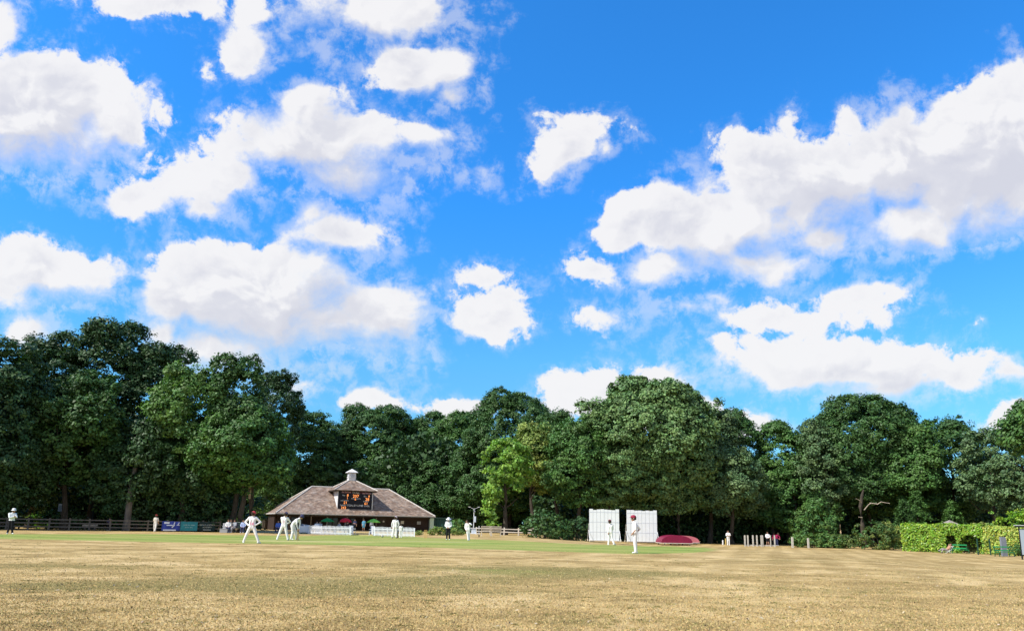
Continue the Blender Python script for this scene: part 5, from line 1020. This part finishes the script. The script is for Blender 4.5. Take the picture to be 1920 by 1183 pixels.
# seated spectators
SIT = dict(pelvis=(0, 0, .53), waist=(0, .03, .69), chest=(0, .05, .90), neck=(0, .03, 1.08), head=(0, 0, 1.23), shL=(-.185, .04, 1.0), shR=(.185, .04, 1.0), elL=(-.25, -.04, .76), elR=(.25, -.04, .76), wrL=(-.14, -.28, .64), wrR=(.14, -.28, .64), hipL=(-.09, -.02, .50), hipR=(.09, -.02, .50), knL=(-.12, -.44, .50), knR=(.12, -.44, .50), anL=(-.12, -.46, .08), anR=(.12, -.46, .08))
def sitter(px, Y, label, chair_label=None, rz=0.0, **kw):
    b0 = on(px, Y); person(b0, label, SIT, rz=rz, **kw)
    if chair_label:
        e = empty('folding_chair', b0, rz, chair_label, 'chair', 'folding chairs of the spectators'); FM = material('chair_frame', (.10, .10, .11), .5); FC_ = material('chair_cloth', (.16, .17, .2), .8)
        MB().box((0, -.05, .415), (.48, .46, .03)).build('seat', FC_, e); MB().box((0, .24, .72), (.48, .03, .46), rx=-.12).build('backrest', FC_, e)
        for sx_ in (-.24, .24):
            for ya, yb in ((-.26, .2), (.26, -.2)): MB().tube([(sx_, ya, 0), (sx_, yb, .42)], .014, 6).build('leg', FM, e)
            MB().bar((sx_, -.25, .62), (sx_, .25, .63), .04, .025).build('armrest', FM, e)
sitter(428, 76.0, 'seated spectator in white and dark clothes left in the group by the banners', 'folding chair of the left seated spectator by the banners', .3, shirt=WHT, trousers=DKB)
sitter(433, 77.2, 'seated spectator in drab clothes in the middle of the group by the banners', 'folding chair of the middle seated spectator by the banners', .1, shirt=material('drab', (.22, .20, .17), .8), trousers=GREYC)
sitter(440, 76.2, 'seated spectator in grey trousers right in the group by the banners', 'folding chair of the right seated spectator by the banners', -.5, shirt=GREYC, trousers=material('mid_grey', (.36, .36, .38), .8))
sitter(456, 76.3, 'seated spectator in blue and white shirt left of the wide-legged fielder', 'folding chair of the spectator in blue and white', .2, shirt=material('sky_white', (.42, .50, .75), .8), trousers=DKB)
sitter(521.5, 79, 'seated spectator in bright blue top left of the fielder in navy cap', 'folding chair of the spectator in bright blue', .1, shirt=SBLUE, trousers=DKB)
sitter(594, 82.5, 'seated spectator in white left of the dark green parasol pole', None, .6, shirt=WHT, trousers=GREYC)
sitter(600, 83.5, 'seated spectator in pale top under the left rim of the dark green parasol', None, -.4, shirt=material('pale_top', (.6, .6, .62), .8), trousers=DKB)
sitter(635.5, 80.8, 'seated spectator in grey left of the red parasol pole', None, -.8, shirt=GREYC, trousers=BLKC)
sitter(651.5, 81.2, 'seated spectator in dark clothes under the red parasol', None, .7, shirt=BLKC, trousers=BLKC)
# cool box by the group
b0 = on(421, 75.4); e = MB().box((0, 0, .2), (.75, .4, .36)).box((0, 0, .40), (.79, .44, .05)).build('cool_box', material('cool_grey', (.34, .35, .36), .6), None, b0); tag(e, 'grey cool box on the grass beside the seated group', 'cool box')
# white bag/board behind the right sitter
b0 = on(449, 77.4); e = empty('easel_board', b0, 0, 'small pale-framed board standing behind the seated spectators', 'board'); MB().box((0, 0, .78), (.62, .03, .62)).build('panel', material('board_green', (.03, .06, .05), .6), e)
m = MB(); m.bar((-.33, -.02, .46), (-.33, -.02, 1.1), .05); m.bar((-.33, -.02, 1.09), (.33, -.02, 1.09), .05); m.bar((.33, -.02, .46), (.33, -.02, 1.1), .05); m.build('frame', material('frame_pale', (.36, .40, .36), .6), e)
for s_ in (-.28, .28): MB().bar((s_, .05, 0), (s_, 0, .5), .04).build('leg', RAILW, e)
# sunbather on a low chair
b0 = gp(1776, 1036.8); person(b0, 'bare-chested sunbather lying back in a low chair by the hedge', dict(face=(-.5, -.75, .35), pelvis=(.0, 0, .38), waist=(.12, 0, .50), chest=(.28, 0, .68), neck=(.42, 0, .82), head=(.47, -.04, .97), shL=(.32, -.19, .78), shR=(.36, .19, .78), elL=(.22, -.3, .60), wrL=(.02, -.2, .50), elR=(.5, .3, .98), wrR=(.48, .1, 1.02), hipL=(0, -.09, .36), hipR=(0, .09, .36), knL=(-.44, -.1, .44), knR=(-.40, .1, .50), anL=(-.66, -.1, .10), anR=(-.84, .1, .22), toeL=(-1, -.1, .2), toeR=(-1, 0, .5)), shirt=TAN, trousers=material('drab_grey', (.30, .27, .25), .8), skin=TAN, sleeves='none', shoes=DSHOE)
e = empty('lounge_chair', b0, 0, 'low reclining chair under the sunbather', 'chair'); WH2 = material('lounge_cloth', (.50, .48, .44), .8)
MB().box((-.08, 0, .24), (.5, .52, .03), ry=.12).build('seat', WH2, e); MB().box((.30, 0, .52), (.03, .52, .72), ry=.72).build('backrest', WH2, e)
for sy_ in (-.28, .28): MB().tube([(-.35, sy_, .02), (.25, sy_, .30), (.62, sy_, .82)], .018, 6).build('frame', WHITE, e); MB().tube([(.38, sy_, .02), (-.2, sy_, .26)], .018, 6).build('leg', WHITE, e)
b0 = gp(1760, 1034.5); e = MB().ball((0, 0, .17), (.34, .2, .17), 12, 8).tube([(-.15, 0, .3), (0, 0, .42), (.15, 0, .3)], .02, 6).build('kit_bag', BLKC, None, b0); tag(e, 'dark kit bag on the grass by the sunbather\'s feet', 'bag')
